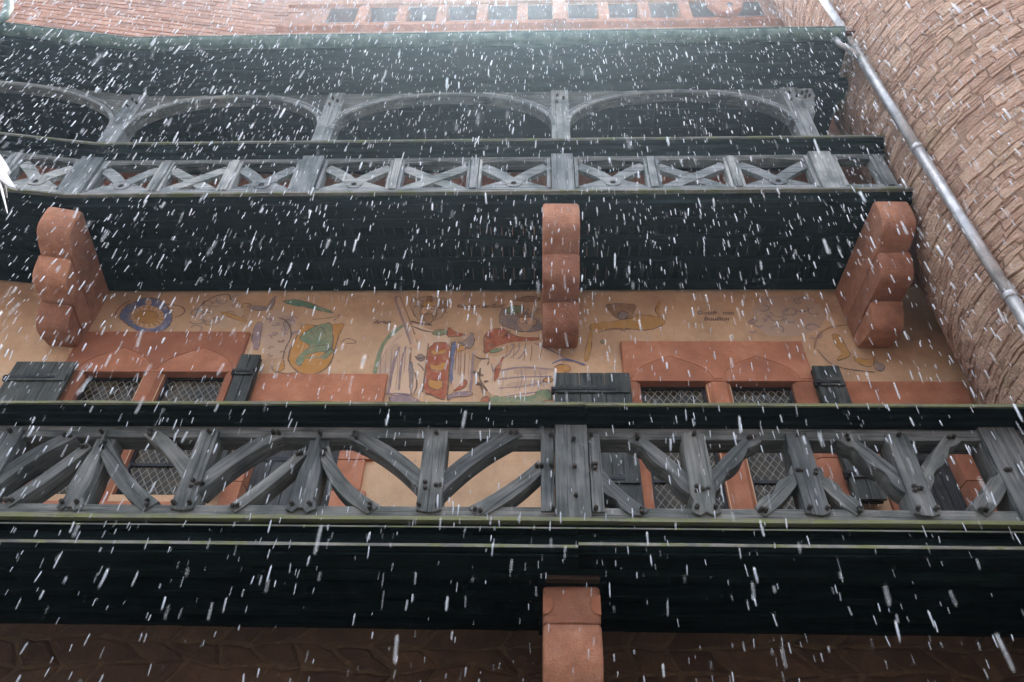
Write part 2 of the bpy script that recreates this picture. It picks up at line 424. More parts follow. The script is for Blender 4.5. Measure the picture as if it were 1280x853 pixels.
# rubble base under the lower gallery
bw = MB().box(-9, 6.5, YW, YW+.6, 0, 4.0).build('rubble_wall', M['rubmortar'], bld)
rr_ = random.Random(31); rows = [2.75, 3.08, 3.36, 3.62, 3.82, 4.0]; nxs = 34
gp = [[(-6.8 + 12.2*i/nxs + (.18 if k % 2 else 0) + rr_.uniform(-.07,.07), z + (rr_.uniform(-.055,.055) if 0 < k < len(rows)-1 else 0)) for i in range(nxs+1)] for k, z in enumerate(rows)]
for k in range(len(rows)-1):
    i = 0
    while i < nxs:
        span = rr_.choice((1, 1, 2)); j = min(i+span, nxs)
        ring = [gp[k][q] for q in range(i, j+1)] + [gp[k+1][q] for q in range(j, i-1, -1)]
        i = j
        cx = sum(p[0] for p in ring)/len(ring); cz = sum(p[1] for p in ring)/len(ring); poly = []
        for q in range(len(ring)):                       # subdivide and roughen, then inset for the joint
            p0, p1 = Vector(ring[q]), Vector(ring[(q+1) % len(ring)])
            for t in (.06, .36, .66, .94):
                w_ = p0.lerp(p1, t) + Vector((rr_.uniform(-.012,.012), rr_.uniform(-.012,.012)))
                dd = Vector((cx, cz)) - w_; poly.append(w_ + dd.normalized()*rr_.uniform(.012,.026))
        n = len(poly); d1 = rr_.uniform(.006,.026)
        vs = [(p.x, YW+.02, min(p.y, 3.995)) for p in poly] + [(p.x, YW-d1*.5, min(p.y, 3.995)) for p in poly]
        vs += [(cx+(p.x-cx)*.8, YW-d1-rr_.uniform(0,.012), min(cz+(p.y-cz)*.8, 3.99)) for p in poly]
        fs = [(q,(q+1)%n,n+(q+1)%n,n+q) for q in range(n)]+[(n+q,n+(q+1)%n,2*n+(q+1)%n,2*n+q) for q in range(n)]+[tuple(range(2*n,3*n))]
        MB().add(vs, fs).build('stone', M['rubble'], bw)

# upper wall over the lean-to roof: sill band, row of openings, backs painted haze-pale, between mullions
ZB, ZO, ZT = 15.75, 15.85, 16.75
opx = []
xx = -4.3
while xx < 4.3: opx.append((xx, xx+.62)); xx += .82
tw = holed(-16, 6.5, 13.0, 17.4, [(a, b, ZO, ZT) for a, b in opx], YW).build('upper_wall', M['pinkwall'], bld, smooth=True); bendmesh(tw)
MB().box(-5.2, 6, YW+.35, YW+.45, 15.4, 17.4).build('opening_back', M['veil_grey'], bld)
MB().box(-5.2, 6, YW+.01, YW+.35, 16.9, 17.0).build('opening_ceiling', M['veil_grey'], bld)
MB().extx([(YW+.02,ZB-.10),(YW-.10,ZB-.02),(YW-.12,ZB+.05),(YW-.03,ZB+.09),(YW+.02,ZB+.09)], -5.2, 4.8, 30, .006).build('string_course', M['sand2'], tw)
MB().extx([(YW+.02,ZT+.02),(YW-.07,ZT+.05),(YW-.09,ZT+.13),(YW+.02,ZT+.17)], -5.2, 4.8, 30, .006).build('string_course', M['sand2'], tw)
for i in range(len(opx)-1):
    a, b = opx[i][1], opx[i+1][0]
    MB().prism([(a-.01,ZO+.003),(b+.01,ZO+.003),(b+.01,ZT-.003),(a-.01,ZT-.003)], YW-.05, YW+.3).build('mullion', M['sand2'], tw, bevel=.02)
c0 = P(700, 20, YW-.3)
MB().prism([(c0.x-.13,15.6),(c0.x+.13,15.6),(c0.x+.13,16.9),(c0.x-.13,16.9)], YW-.22, YW-.13).build('pier', M['pinkwall'], tw, bevel=.02)
c0 = P(916, 18, YW-.3); pl = [(c0.x+.36*math.cos(t)*1.0, 16.35+.62*math.sin(t)) for t in [2*math.pi*k/16 for k in range(16)]]
bk = MB().prism(pl, YW-.25, YW-.11).build('carved_boss', M['sand2'], tw, bevel=.04)
hp = [(c0.x+.05+.055*math.cos(t), 16.05+.07*math.sin(t)) for t in [2*math.pi*k/10 for k in range(10)]]
MB().prism(hp, YW-.256, YW-.24).build('boss_hole', M['void'], tw)

# rough courses: full height on the bent west end, below the sill band elsewhere
z = 14.9; rw = random.Random(9)
while z < 17.0:
    h = rw.uniform(.12,.19); x = -10.5+rw.uniform(0,.4); xe = 4.9 if z+h < ZB-.11 else -4.75
    while x < xe:
        wd = rw.uniform(.25,.62)
        if x+wd > xe: break
        x0, y0 = lp(x, YW); x1, y1 = lp(x+wd, YW); d = rw.uniform(.006,.022)
        vs = []
        for (u, zz) in ((0,z+.006),(1,z+.006),(1,z+h-.006),(0,z+h-.006)):
            px, py = (x0+.006, y0) if u == 0 else (x1-.006, y1); vs.append((px, py+.02, zz+rw.uniform(-.006,.006)))
        for (u, zz) in ((.03,z+.018),(.97,z+.018),(.97,z+h-.018),(.03,z+h-.018)):
            vs.append((x0+(x1-x0)*u, y0+(y1-y0)*u-d*rw.uniform(.6,1.3), zz+rw.uniform(-.008,.008)))
        MB().add(vs, [(4,5,6,7),(0,1,5,4),(1,2,6,5),(2,3,7,6),(3,0,4,7)]).build('stone', M['pinkwall'], tw)
        x += wd
    z += h

# ------------------------------------------------------------------ murals: flat paint on the plaster
YM = YW - .0035
LINE = (.10,.07,.06)
def mural(label, shapes):
    mb = MB(); mats = []; lay = 0
    for sh in shapes:
        kind, colr, pts = sh[0], sh[1], sh[2]
        m = paint(colr)
        if m not in mats: mats.append(m)
        mi = mats.index(m); lay += 1; y = YM - lay*.00015
        q = [P(a, b, YW) for a, b in pts]
        if kind == 'poly':
            # soften the outline by corner cutting
            for _ in range(1):
                q = [p for i in range(len(q)) for p in (q[i].lerp(q[(i+1)%len(q)], .25), q[i].lerp(q[(i+1)%len(q)], .75))]
            q = [p + noise.noise_vector(p*9)*.008 for p in q]
            q = [q[i].lerp(q[(i+1)%len(q)], t) for i in range(len(q)) for t in (0, .33, .67)]
            q = [p + noise.noise_vector(p*23)*.010 for p in q]
            mb.add([(p.x, y, p.z) for p in q], [tuple(range(len(q)))], mi)
            if sum(colr) < .95:                            # drawn contour
                ml = paint(LINE)
                if ml not in mats: mats.append(ml)
                vs = []; c_ = sum(q, Vector())/len(q)
                for i, p in enumerate(q):
                    d_ = (p-c_).normalized()*.007*(.5+1.2*abs(noise.noise(p*6))); vs += [(p.x-d_.x, y-.0001, p.z-d_.z), (p.x+d_.x, y-.0001, p.z+d_.z)]
                nn_ = len(q); mb.add(vs, [(2*i, 2*((i+1)%nn_), 2*((i+1)%nn_)+1, 2*i+1) for i in range(nn_)], mats.index(ml))
        elif kind == 'line':
            wd = (sh[3] if len(sh) > 3 else .010)*1.35
            for _ in range(3):
                q = [q[0]] + [p for i in range(len(q)-1) for p in (q[i].lerp(q[i+1], .25), q[i].lerp(q[i+1], .75))] + [q[-1]]
            vs = []
            for i, p in enumerate(q):
                t = (q[min(i+1,len(q)-1)]-q[max(i-1,0)]); t.y = 0; t.normalize()
                nn = Vector((-t.z,0,t.x))*wd*.5*(.55+.6*abs(noise.noise(p*5))+.25*math.sin(math.pi*i/(len(q)-1)))
                vs += [(p.x-nn.x, y, p.z-nn.z), (p.x+nn.x, y, p.z+nn.z)]
            mb.add(vs, [(2*i,2*i+2,2*i+3,2*i+1) for i in range(len(q)-1)], mi)
    o = mb.build('mural_painting', mats, pw); tag(o, label); return o
def z3(*p): return [(100+a/5.565, 360+b/5.565) for a, b in p]
def z4(*p): return [(300+a/5.565, 360+b/5.565) for a, b in p]
def z5(*p): return [(480+a/5.565, 360+b/5.565) for a, b in p]
def z8(*p): return [(720+a/5.333, 360+b/5.333) for a, b in p]
def zr(*p): return [(820+a/2.783, 250+b/2.783) for a, b in p]
def zl(*p): return [(a/2.977, 250+b/2.977) for a, b in p]
BLUE=(.10,.15,.30); OCH=(.46,.25,.07); GRN=(.17,.25,.15); RED=(.36,.09,.05); GREY=(.24,.20,.20); BRN=(.28,.16,.09); TEAL=(.10,.24,.17); ORG=(.50,.24,.06); PAL=(.58,.40,.28); PUR=(.27,.20,.23)
def squig(fn, x0, x1, y0, y1, n, colr, wd=.010, seed=1):
    rs = random.Random(seed); out = []
    for k in range(n):
        cx, cy = rs.uniform(x0,x1), rs.uniform(y0,y1); an = rs.uniform(0,6.28); pts = []
        rr = (x1-x0)*.16
        for t in range(6):
            pts.append((cx+math.cos(an)*rr*(.3+t*.12), cy+math.sin(an)*rr*.5*(.3+t*.12))); an += rs.uniform(.4,1.3)
        out.append(('line', colr, fn(*pts), wd))
    return out
def drape(fn, x0, y0, x1, y1, n, spread, colr, seed, wd=.011):
    rs = random.Random(seed); out = []
    for k in range(n):
        t = (k+.5)/n; ox, oy = rs.uniform(-.5,.5)*spread, rs.uniform(-.5,.5)*spread*.4
        a = (x0+(x1-x0)*t+ox*.3, y0+oy); L_ = rs.uniform(.45,1)*(y1-y0); bx_ = rs.uniform(-.4,.4)*spread
        out.append(('line', colr, fn(a, (a[0]+bx_*.6, a[1]+L_*.5), (a[0]+bx_*.2-spread*.2, a[1]+L_)), wd*.6*rs.uniform(.6,1.4)))
    return out
rays = []
for k in range(18):
    a = 2*math.pi*k/18; rays.append(('line', OCH, z3((465+70*math.cos(a),200+40*math.sin(a)),(465+125*math.cos(a),200+78*math.sin(a))), .022))
SKIN = (.66,.42,.28)
def head(cx, cy, w_, h_, fn, hair, hat):
    e = lambda a: (cx+w_*math.cos(a), cy+h_*math.sin(a))
    out = [('poly', hair, fn(*[(cx+w_*1.35*math.cos(a), cy+h_*.2+h_*1.35*math.sin(a)) for a in [k*.785 for k in range(8)]])),
           ('poly', SKIN, fn(*[e(k*.785) for k in range(8)])),
           ('poly', hair, fn((cx-w_*.8,cy+h_*.35),(cx+w_*.8,cy+h_*.35),(cx+w_*.6,cy+h_*1.5),(cx,cy+h_*1.9),(cx-w_*.6,cy+h_*1.4))),
           ('poly', hat, fn((cx-w_*1.2,cy-h_*.6),(cx-w_*1.3,cy-h_*1.5),(cx-w_*.6,cy-h_*1.1),(cx,cy-h_*1.7),(cx+w_*.6,cy-h_*1.1),(cx+w_*1.3,cy-h_*1.5),(cx+w_*1.2,cy-h_*.6)))]
    for s_ in (-1, 1): out.append(('line', LINE, fn((cx+s_*w_*.6,cy-h_*.15),(cx+s_*w_*.35,cy-h_*.28),(cx+s_*w_*.15,cy-h_*.12)), .008))
    out += [('line', LINE, fn((cx,cy-h_*.2),(cx-w_*.12,cy+h_*.15),(cx+w_*.1,cy+h_*.2)), .007), ('line', LINE, fn((cx-w_*.3,cy+h_*.42),(cx,cy+h_*.38),(cx+w_*.3,cy+h_*.42)), .008)]
    return out
HEAD1 = head(310, 165, 46, 50, z5, (.34,.19,.10), OCH) + [('poly', SKIN, z5((200,330),(260,320),(280,350),(220,370))), ('poly', SKIN, z5((180,395),(225,385),(230,425),(190,430)))]
HEAD2 = head(985, 235, 44, 40, z5, (.45,.30,.22), (.30,.17,.10)) + [('poly', SKIN, z5((720,500),(770,480),(790,520),(740,540)))]
mural('blue ringed sun badge above the left window', [
    ('poly', BLUE, z3((270,205),(300,140),(380,95),(460,70),(540,75),(600,120),(640,180),(640,250),(580,300),(470,325),(400,300),(320,250))),
    ('poly', PAL, z3((350,205),(380,150),(450,118),(520,125),(580,165),(585,235),(530,280),(450,285),(390,260))),
    ('poly', OCH, z3((380,200),(410,165),(470,155),(530,170),(545,205),(520,240),(460,250),(405,235))),
    ('poly', PAL, z3((450,100),(480,70),(505,110),(475,130)))] + rays +
    [('line', LINE, z3((270,205),(245,200),(260,150),(340,95),(350,90)), .012), ('line', LINE, z3((600,115),(720,130),(735,180),(660,210)), .012)])
mural('faded scrollwork right of the sun badge', [('poly', (.52,.37,.26), z3((800,100),(960,60),(1120,100),(1150,250),(960,290),(800,240)))] + squig(z3, 690, 1150, 60, 280, 9, GREY, .014, 3) + squig(z3, 800, 1150, 90, 280, 7, BRN, .014, 4) +
    [('poly', OCH, z3((990,165),(1080,190),(1160,225),(1150,245),(1060,215),(985,190))),
     ('line', LINE, z3((800,210),(830,130),(930,60),(1040,40),(1050,90)), .016)])
mural('green lion on an orange shield', [
    ('poly', ORG, z4((430,250),(540,268),(640,255),(735,248),(690,320),(668,400),(645,500),(585,580),(490,607),(415,595),(355,545),(330,490),(370,380),(410,320))),
    ('poly', GRN, z4((480,290),(555,255),(635,238),(648,330),(640,440),(560,448),(470,462),(445,500),(425,550),(378,520),(430,445),(500,405),(408,362),(440,320))),
    ('poly', GRN, z4((560,470),(640,420),(650,445),(590,500))),
    ('line', GRN, z4((450,490),(520,480),(600,495)), .02),
    ('line', LINE, z4((430,250),(410,320),(370,380),(330,490),(355,545),(415,595),(490,607),(585,580),(645,500),(668,400),(690,320)), .010),
    ('line', LINE, z4((480,290),(520,330),(560,260),(600,320)), .008), ('line', LINE, z4((440,440),(540,400),(640,400)), .008),
    ('poly', TEAL, z4((295,88),(400,78),(500,112),(645,165),(655,178),(590,172),(480,138),(330,122))),
    ('line', BRN, z4((500,220),(620,215),(720,180),(650,230)), .014),
    ('poly', ORG, z4((255,570),(285,530),(305,495),(312,560),(280,588))),
    ('line', LINE, z4((220,540),(230,585),(330,600),(400,590)), .010),
    ('line', LINE, z4((700,385),(750,345),(830,385),(740,390)), .010)])
mural('grey griffin crest left of the orange shield', [
    ('poly', (.50,.36,.27), z4((160,180),(300,150),(400,200),(380,330),(320,480),(200,500),(150,400))), ('poly', (.42,.30,.24), z4((260,200),(370,190),(390,250),(330,330),(280,290))),
    ('poly', (.34,.26,.23), z4((300,230),(360,215),(350,280),(310,300))),
    ('poly', PUR, z4((115,240),(158,238),(145,330),(135,435),(98,432),(82,370),(90,300))),
    ('poly', GREY, z4((180,150),(210,90),(250,50),(245,110),(215,160))),
    ('poly', GREY, z4((50,120),(170,130),(230,140),(160,165),(60,150)))] + squig(z4, 180, 400, 180, 330, 9, PUR, .020, 5) + squig(z4, 150, 330, 330, 480, 6, BRN, .014, 6) +
    [('line', LINE, z4((270,210),(330,230),(370,330),(310,430),(300,500)), .014)])
mural('crowned figure holding a red banner with three gold crowns', [
    ('poly', (.66,.48,.34), z5((60,330),(180,240),(340,300),(460,330),(460,400),(300,400),(270,730),(180,745),(20,745),(-50,610),(-20,440))),
    ('poly', (.50,.37,.27), z5((-20,470),(60,380),(120,400),(70,560),(40,730),(-20,720),(-55,600))),
    ('poly', (.62,.45,.33), z5((480,460),(610,450),(600,720),(470,740))), ('poly', (.60,.42,.30), z5((200,110),(290,90),(340,130),(330,210),(260,230),(215,200))),
    ('poly', (.44,.30,.19), z5((170,90),(260,60),(360,70),(460,80),(440,150),(390,220),(300,235),(220,220))),
    ('poly', BRN, z5((290,65),(350,60),(330,110),(300,120))), ('poly', BRN, z5((370,90),(460,90),(430,150),(380,150))),
    ('poly', PAL, z5((70,65),(110,58),(160,200),(215,385),(185,398))),
    ('line', PUR, z5((110,58),(70,68),(130,220),(188,398)), .02), ('line', BRN, z5((110,58),(170,200),(235,385)), .012),
    ('line', GRN, z5((135,262),(30,340),(-20,420),(-60,560),(-64,610)), .040),
    ('line', PAL, z5((120,330),(40,400),(-20,560)), .030),
    ('line', PUR, z5((110,410),(70,500),(30,740)), .026), ('line', PUR, z5((155,410),(125,480),(105,710)), .020), ('line', BRN, z5((190,410),(180,560),(185,640)), .014),
    ('poly', GREY, z5((172,525),(205,520),(200,740),(178,735))),
    ('line', PUR, z5((10,740),(100,735),(190,745)), .018), ('poly', PUR, z5((30,750),(170,745),(230,770),(250,800),(40,800))),
    ('line', LINE, z5((190,235),(250,250),(335,262)), .022), ('line', LINE, z5((200,270),(270,300),(340,310)), .016),
    ('poly', GRN, z5((335,305),(400,290),(450,298),(430,330),(340,335))), ('poly', RED, z5((430,340),(450,270),(490,310),(590,325),(500,345))),
    ('poly', RED, z5((310,388),(472,380),(455,560),(440,790),(350,755),(268,730),(290,560))),
    ('poly', ORG, z5((325,430),(370,445),(440,425),(430,465),(335,470))), ('poly', ORG, z5((315,530),(360,545),(445,510),(415,580),(320,575))), ('poly', ORG, z5((305,630),(350,650),(415,640),(400,715),(310,705))),
    ('line', LINE, z5((310,388),(290,560),(268,730)), .012), ('line', LINE, z5((472,380),(455,560),(440,780)), .014),
    ('poly', BLUE, z5((475,385),(505,378),(485,520),(475,672),(456,670),(465,520))), ('poly', GREY, z5((500,375),(560,382),(620,300),(634,390),(590,432),(570,405))),
    ('poly', ORG, z5((500,405),(575,405),(570,430),(525,440),(505,460))), ('line', PUR, z5((620,455),(612,600),(600,730)), .024), ('poly', RED, z5((475,715),(540,680),(550,635),(588,660),(560,700),(510,722))),
    ('poly', PUR, z5((450,740),(560,720),(620,730),(610,755),(480,765),(440,790))), ('poly', GREY, z5((215,490),(250,460),(290,490),(260,520))),
    ('line', LINE, z5((215,480),(250,500),(290,480)), .014), ('line', LINE, z5((235,530),(260,550),(280,580)), .012), ('line', LINE, z5((215,590),(235,680),(205,745)), .012)] + drape(z5, -30, 420, 200, 730, 7, 50, PUR, 1) + HEAD1 + drape(z5, 490, 450, 600, 700, 6, 40, BRN, 2) + squig(z5, 210, 440, 70, 220, 9, BRN, .012, 33) + squig(z5, 620, 740, 480, 700, 6, LINE, .010, 34))
mural('bearded figure in a striped robe under the centre corbel', [
    ('poly', (.65,.47,.33), z5((800,480),(950,400),(1120,390),(1260,480),(1180,620),(1170,710),(1050,760),(830,760),(740,740),(660,640),(640,560),(700,480))),
    ('poly', (.52,.37,.27), z5((900,560),(1180,560),(1170,600),(900,610))), ('poly', (.52,.37,.27), z5((860,650),(1160,640),(1150,680),(850,710))),
    ('poly', (.58,.38,.26), z5((820,215),(880,200),(930,250),(900,300),(830,290))),
    ('poly', GREY, z5((800,190),(830,130),(900,200),(1000,190),(1110,250),(1100,300),(960,310),(870,280),(800,260))), ('poly', GRN, z5((840,150),(880,122),(990,125),(950,175),(870,190))),
    ('poly', BRN, z5((890,85),(960,62),(1080,60),(1090,100),(960,100))), ('poly', (.38,.24,.14), z5((950,220),(1000,195),(1060,215),(1060,270),(980,275))),
    ('poly', RED, z5((695,340),(735,288),(830,280),(890,330),(970,350),(1085,340),(1070,372),(890,372),(770,412),(690,472),(700,400))),
    ('poly', GRN, z5((720,440),(810,415),(830,430),(760,460))), ('poly', RED, z5((845,465),(815,540),(790,640),(758,660),(780,540))),
    ('line', PUR, z5((880,400),(910,390),(870,470),(830,490)), .012), ('line', PUR, z5((940,385),(940,440),(880,490)), .012), ('line', PUR, z5((985,385),(980,450),(930,500)), .012),
    ('line', PUR, z5((800,580),(950,550),(1180,570)), .020), ('line', PUR, z5((790,640),(950,620),(1170,620)), .018), ('line', PUR, z5((800,700),(960,690),(1130,655)), .014), ('line', PUR, z5((830,760),(1000,735),(1160,715)), .014),
    ('line', LINE, z5((625,470),(670,500),(740,490),(720,540)), .016), ('line', LINE, z5((670,560),(660,640),(720,720)), .014), ('line', LINE, z5((640,680),(670,660),(690,740)), .014), ('line', PUR, z5((740,500),(760,590)), .014),
    ('poly', GRN, z5((738,752),(900,765),(1050,755),(1060,715),(1165,705),(1170,803),(735,803))), ('poly', RED, z5((668,790),(700,755),(740,760),(735,802),(680,803))),
    ('line', PUR, z5((1050,390),(1150,430),(1280,500)), .020), ('line', BLUE, z5((1170,530),(1230,500),(1310,505),(1400,540)), .018),
    ('poly', ORG, z5((1175,560),(1220,535),(1290,540),(1300,580),(1230,600),(1180,595))), ('poly', ORG, z5((1100,650),(1140,620),(1180,640),(1150,665)))] + HEAD2 + drape(z5, 830, 400, 1120, 520, 5, 50, BRN, 3) + drape(z5, 760, 560, 1150, 740, 9, 90, PUR, 4, .008) + squig(z5, 820, 1100, 120, 280, 8, GREY, .012, 35) + squig(z5, 700, 880, 290, 400, 6, LINE, .009, 36))
mural('ochre horse left of the lettering', [
    ('poly', OCH, z8((85,262),(120,235),(260,225),(340,200),(420,180),(520,190),(592,212),(585,250),(480,290),(330,272),(180,285),(100,285))), ('poly', OCH, z8((95,270),(112,300),(100,400),(85,492),(50,490),(70,380))),
    ('poly', OCH, z8((530,120),(560,85),(570,100),(545,150),(575,200),(535,185))), ('poly', BRN, z8((180,110),(300,105),(410,112),(385,165),(390,205),(280,212),(230,165))),
    ('poly', GREY, z8((300,150),(350,170),(330,215),(270,205))), ('line', LINE, z8((150,300),(250,265),(330,290)), .012), ('line', LINE, z8((330,272),(480,290),(580,250)), .010), ('poly', GRN, z8((165,350),(185,345),(185,372),(168,375)))])
mural('faded grey scrollwork left of the right corbel', [('poly', (.48,.35,.27), zr((330,350),(440,330),(560,350),(600,430),(500,480),(350,470)))] + squig(zr, 320, 560, 340, 470, 14, GREY, .016, 11) + squig(zr, 330, 420, 340, 460, 6, PUR, .02, 12))
mural('ochre flourish inside a painted ring', [
    ('line', BRN, zr((550,520),(560,470),(610,440),(680,435)), .020), ('poly', OCH, zr((610,465),(640,470),(660,510),(680,540),(640,560),(625,555),(650,535),(620,500))),
    ('poly', OCH, zr((680,540),(740,560),(765,545),(750,585),(700,570))), ('line', LINE, zr((560,520),(600,570),(660,590),(760,600)), .012), ('poly', GREY, zr((760,560),(800,580),(790,600),(755,590)))])
mural('trumpet and blue ribbons at the left edge', [('poly', (.52,.38,.29), zl((0,430),(120,430),(200,470),(180,600),(60,610),(0,600))),
    ('poly', OCH, zl((60,355),(80,360),(90,480),(98,605),(80,605),(70,480))), ('poly', OCH, zl((0,455),(60,410),(60,440),(0,475))), ('poly', GREY, zl((40,370),(60,340),(75,360),(60,385)))] +
    squig(zl, 0, 110, 440, 600, 7, BLUE, .022, 21) + squig(zl, 90, 330, 430, 600, 7, GREY, .018, 22) + squig(zl, 110, 190, 370, 470, 4, BRN, .03, 23) + [('poly', GRN, zl((130,400),(190,385),(170,410),(135,415)))])
def lettering(txt, px0, px1, py, h):
    a, b = P(px0, py, YW), P(px1, py, YW)
    cu = bpy.data.curves.new('lettering', 'FONT'); cu.body = txt; cu.size = h; cu.shear = .3; cu.offset = .0015
    t = bpy.data.objects.new('lettering', cu); col.objects.link(t)
    bpy.context.view_layer.update()
    me = bpy.data.meshes.new_from_object(t.evaluated_get(bpy.context.evaluated_depsgraph_get()))
    bpy.data.objects.remove(t); xs = [v.co.x for v in me.vertices]; s = (b.x-a.x)/(max(xs)-min(xs))
    for v in me.vertices: v.co = Vector((a.x+(v.co.x-min(xs))*s, YM-.006, a.z+v.co.y*1.25))
    me.materials.clear(); me.materials.append(paint((.09,.065,.06)))
    link('lettering', me, pw)
lettering('Artus', 466, 489, 405.5, .075)
lettering('Kais. Karl der Groß', 571, 631, 385.5, .07)
lettering('Gottfr. von', 872, 918, 394, .075)
lettering('Bouillon', 880, 912, 401.5, .075)

# ------------------------------------------------------------------ stone corbels
def corbel(label, xc, prof_blocks, wd, rotz=0, ybase=YW, z0=0, group=None):
    t = thing('stone_corbel', label, 'corbel', (xc, ybase, z0), group); t.rotation_euler = (0,0,rotz)
    for pr in prof_blocks:
        mb = MB(); k = len(pr); vs = []; fs = []
        xs = [-wd/2, -wd/2+.025, 0, wd/2-.025, wd/2]
        for i, x in enumerate(xs):
            for j, (y, z) in enumerate(pr):
                sh = .018 if i in (0, 4) else 0
                cy = sum(p[0] for p in pr)/k; cz = sum(p[1] for p in pr)/k
                d = Vector((cy-y, cz-z)); d = d.normalized()*sh if d.length else d
                q = noise.noise_vector(Vector((x*4+xc, y*4, z*4)))*.008
                vs.append((x+q.x*.5, y-ybase+d.x+q.y, z-z0+d.y+q.z))
        for i in range(4):
            for j in range(k): fs.append((i*k+j, i*k+(j+1)%k, (i+1)*k+(j+1)%k, (i+1)*k+j))
        fs += [tuple(range(k-1,-1,-1)), tuple(4*k+j for j in range(k))]
        me = mb.add(vs, fs).mesh('corbel_stone', M['sand2'])
        bm = bmesh.new(); bm.from_mesh(me); bmesh.ops.recalc_face_normals(bm, faces=bm.faces); bm.to_mesh(me); bm.free()
        me.polygons.foreach_set('use_smooth', [True]*len(me.polygons)); me.set_sharp_from_angle(angle=R(38))
        o = bpy.data.objects.new('corbel_stone', me); col.objects.link(o); o.parent = t
        b = o.modifiers.new('bevel','BEVEL'); b.width = .012; b.segments = 2; b.limit_method = 'ANGLE'; b.angle_limit = R(35)
    return t
def arc(p, q, bulge, n=12):
    p, q = Vector(p), Vector(q); d = q-p; nn = Vector((d.y,-d.x)).normalized()
    return [tuple(p.lerp(q, i/n) + nn*bulge*math.sin(math.pi*i/n)*(1+.25*math.cos(math.pi*i/n))) for i in range(n+1)]
# profile in (y, z) from the top front downwards
L1 = [(6.4,8.2),(5.0,8.2),(4.955,8.15)] + arc((4.95,8.05),(5.32,7.72),.13) + [(6.4,7.70)]
L2 = [(6.4,7.695),(5.29,7.695)] + arc((5.30,7.69),(5.80,7.44),.16) + [(6.4,7.42)]
L3 = [(6.4,7.415),(5.77,7.415)] + arc((5.78,7.41),(6.39,7.26),.17)
UP = [L1, L2, L3]
CG = 'stone corbels under the galleries'
corbel('three lobed red sandstone corbel in the middle under the upper gallery', .265, UP, .41, group=CG)
xr = P(1122, 262, 4.95).x
corbel('three lobed red sandstone corbel beside the round tower', xr-.01, UP, .36, R(0), group=CG)
corbel('three lobed red sandstone corbel above the left window, at the bend', -5.72, UP, .36, R(12), ybase=YW-.05, group=CG)
G1 = [(6.4,3.9),(5.33,3.9),(5.31,3.86),(5.33,3.76),(5.335,3.68),(5.36,3.625),(6.4,3.625)]
G2 = [(6.4,3.62),(5.35,3.62),(5.335,3.59)] + arc((5.335,3.56),(5.62,3.10),.08) + [(5.75,2.98)] + arc((5.76,2.95),(6.39,2.6),.1)
lc = corbel('broad red sandstone corbel below the lower gallery', P(715,760,5.33).x, [G1, G2], .43, group=CG)
for s in (-1, 1):                                          # the notch carved into each edge of the head
    pl = [(s*(.215-.005), -.0)] 
    hp = [(s*.215 - s*(.075*math.sin(t)), 3.755+.075*math.cos(t)) for t in [math.pi*k/8 for k in range(9)]]
    o = MB().prism(hp, -1.075-.004, -1.05).build('notch', M['sand'], None); o.parent = lc; o.location = (0,0,0)

# ------------------------------------------------------------------ lower gallery
YF = 5.0
XR = 4.18
lg = thing('timber_gallery', 'lower timber gallery with curved braces and pegs, just above the dark rubble base', 'gallery', (0, 5.7, 3.95), 'timber galleries')
seam = .40
for a, b in ((-6.6, seam), (seam+.004, XR)):
    dz = 0 if a < 0 else -.006
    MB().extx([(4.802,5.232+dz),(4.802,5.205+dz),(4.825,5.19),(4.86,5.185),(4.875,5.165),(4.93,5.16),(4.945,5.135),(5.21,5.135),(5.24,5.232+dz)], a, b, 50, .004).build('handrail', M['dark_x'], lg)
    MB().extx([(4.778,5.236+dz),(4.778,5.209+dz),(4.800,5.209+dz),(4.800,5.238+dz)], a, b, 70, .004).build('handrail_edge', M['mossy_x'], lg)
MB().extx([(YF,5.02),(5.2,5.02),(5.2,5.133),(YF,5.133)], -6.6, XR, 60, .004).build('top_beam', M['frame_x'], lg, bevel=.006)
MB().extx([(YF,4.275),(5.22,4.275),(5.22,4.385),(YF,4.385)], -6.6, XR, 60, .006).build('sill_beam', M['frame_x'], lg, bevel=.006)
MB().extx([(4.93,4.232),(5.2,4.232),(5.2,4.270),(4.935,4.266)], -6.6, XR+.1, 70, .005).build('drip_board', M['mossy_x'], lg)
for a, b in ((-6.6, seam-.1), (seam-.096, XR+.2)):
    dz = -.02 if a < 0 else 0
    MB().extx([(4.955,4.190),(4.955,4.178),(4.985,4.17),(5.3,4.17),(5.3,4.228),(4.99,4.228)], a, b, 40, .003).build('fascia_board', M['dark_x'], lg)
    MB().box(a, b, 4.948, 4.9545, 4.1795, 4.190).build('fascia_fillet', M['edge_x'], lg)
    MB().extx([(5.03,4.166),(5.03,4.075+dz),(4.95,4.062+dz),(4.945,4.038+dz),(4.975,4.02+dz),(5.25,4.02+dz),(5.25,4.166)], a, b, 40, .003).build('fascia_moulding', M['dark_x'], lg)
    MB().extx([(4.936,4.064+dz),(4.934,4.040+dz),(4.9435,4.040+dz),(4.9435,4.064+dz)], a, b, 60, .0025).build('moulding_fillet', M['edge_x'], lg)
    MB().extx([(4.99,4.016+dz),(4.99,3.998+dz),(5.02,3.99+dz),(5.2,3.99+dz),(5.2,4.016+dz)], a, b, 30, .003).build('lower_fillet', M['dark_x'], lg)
for k, y in enumerate((5.24, 5.62, 6.0, 6.28)):
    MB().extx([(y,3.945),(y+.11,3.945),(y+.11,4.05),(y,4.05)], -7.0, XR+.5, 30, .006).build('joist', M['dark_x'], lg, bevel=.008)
xb = -7.0; mfl = None
while xb < XR+.4:
    o = MB().box(0, .158, 0, 1.24, 0, .035).mesh('floor_plank', M['dark_y']) if mfl is None else mfl
    mfl = o; link('floor_plank', o, lg, (xb, 5.15, 4.055+random.uniform(0,.004))); xb += .1615
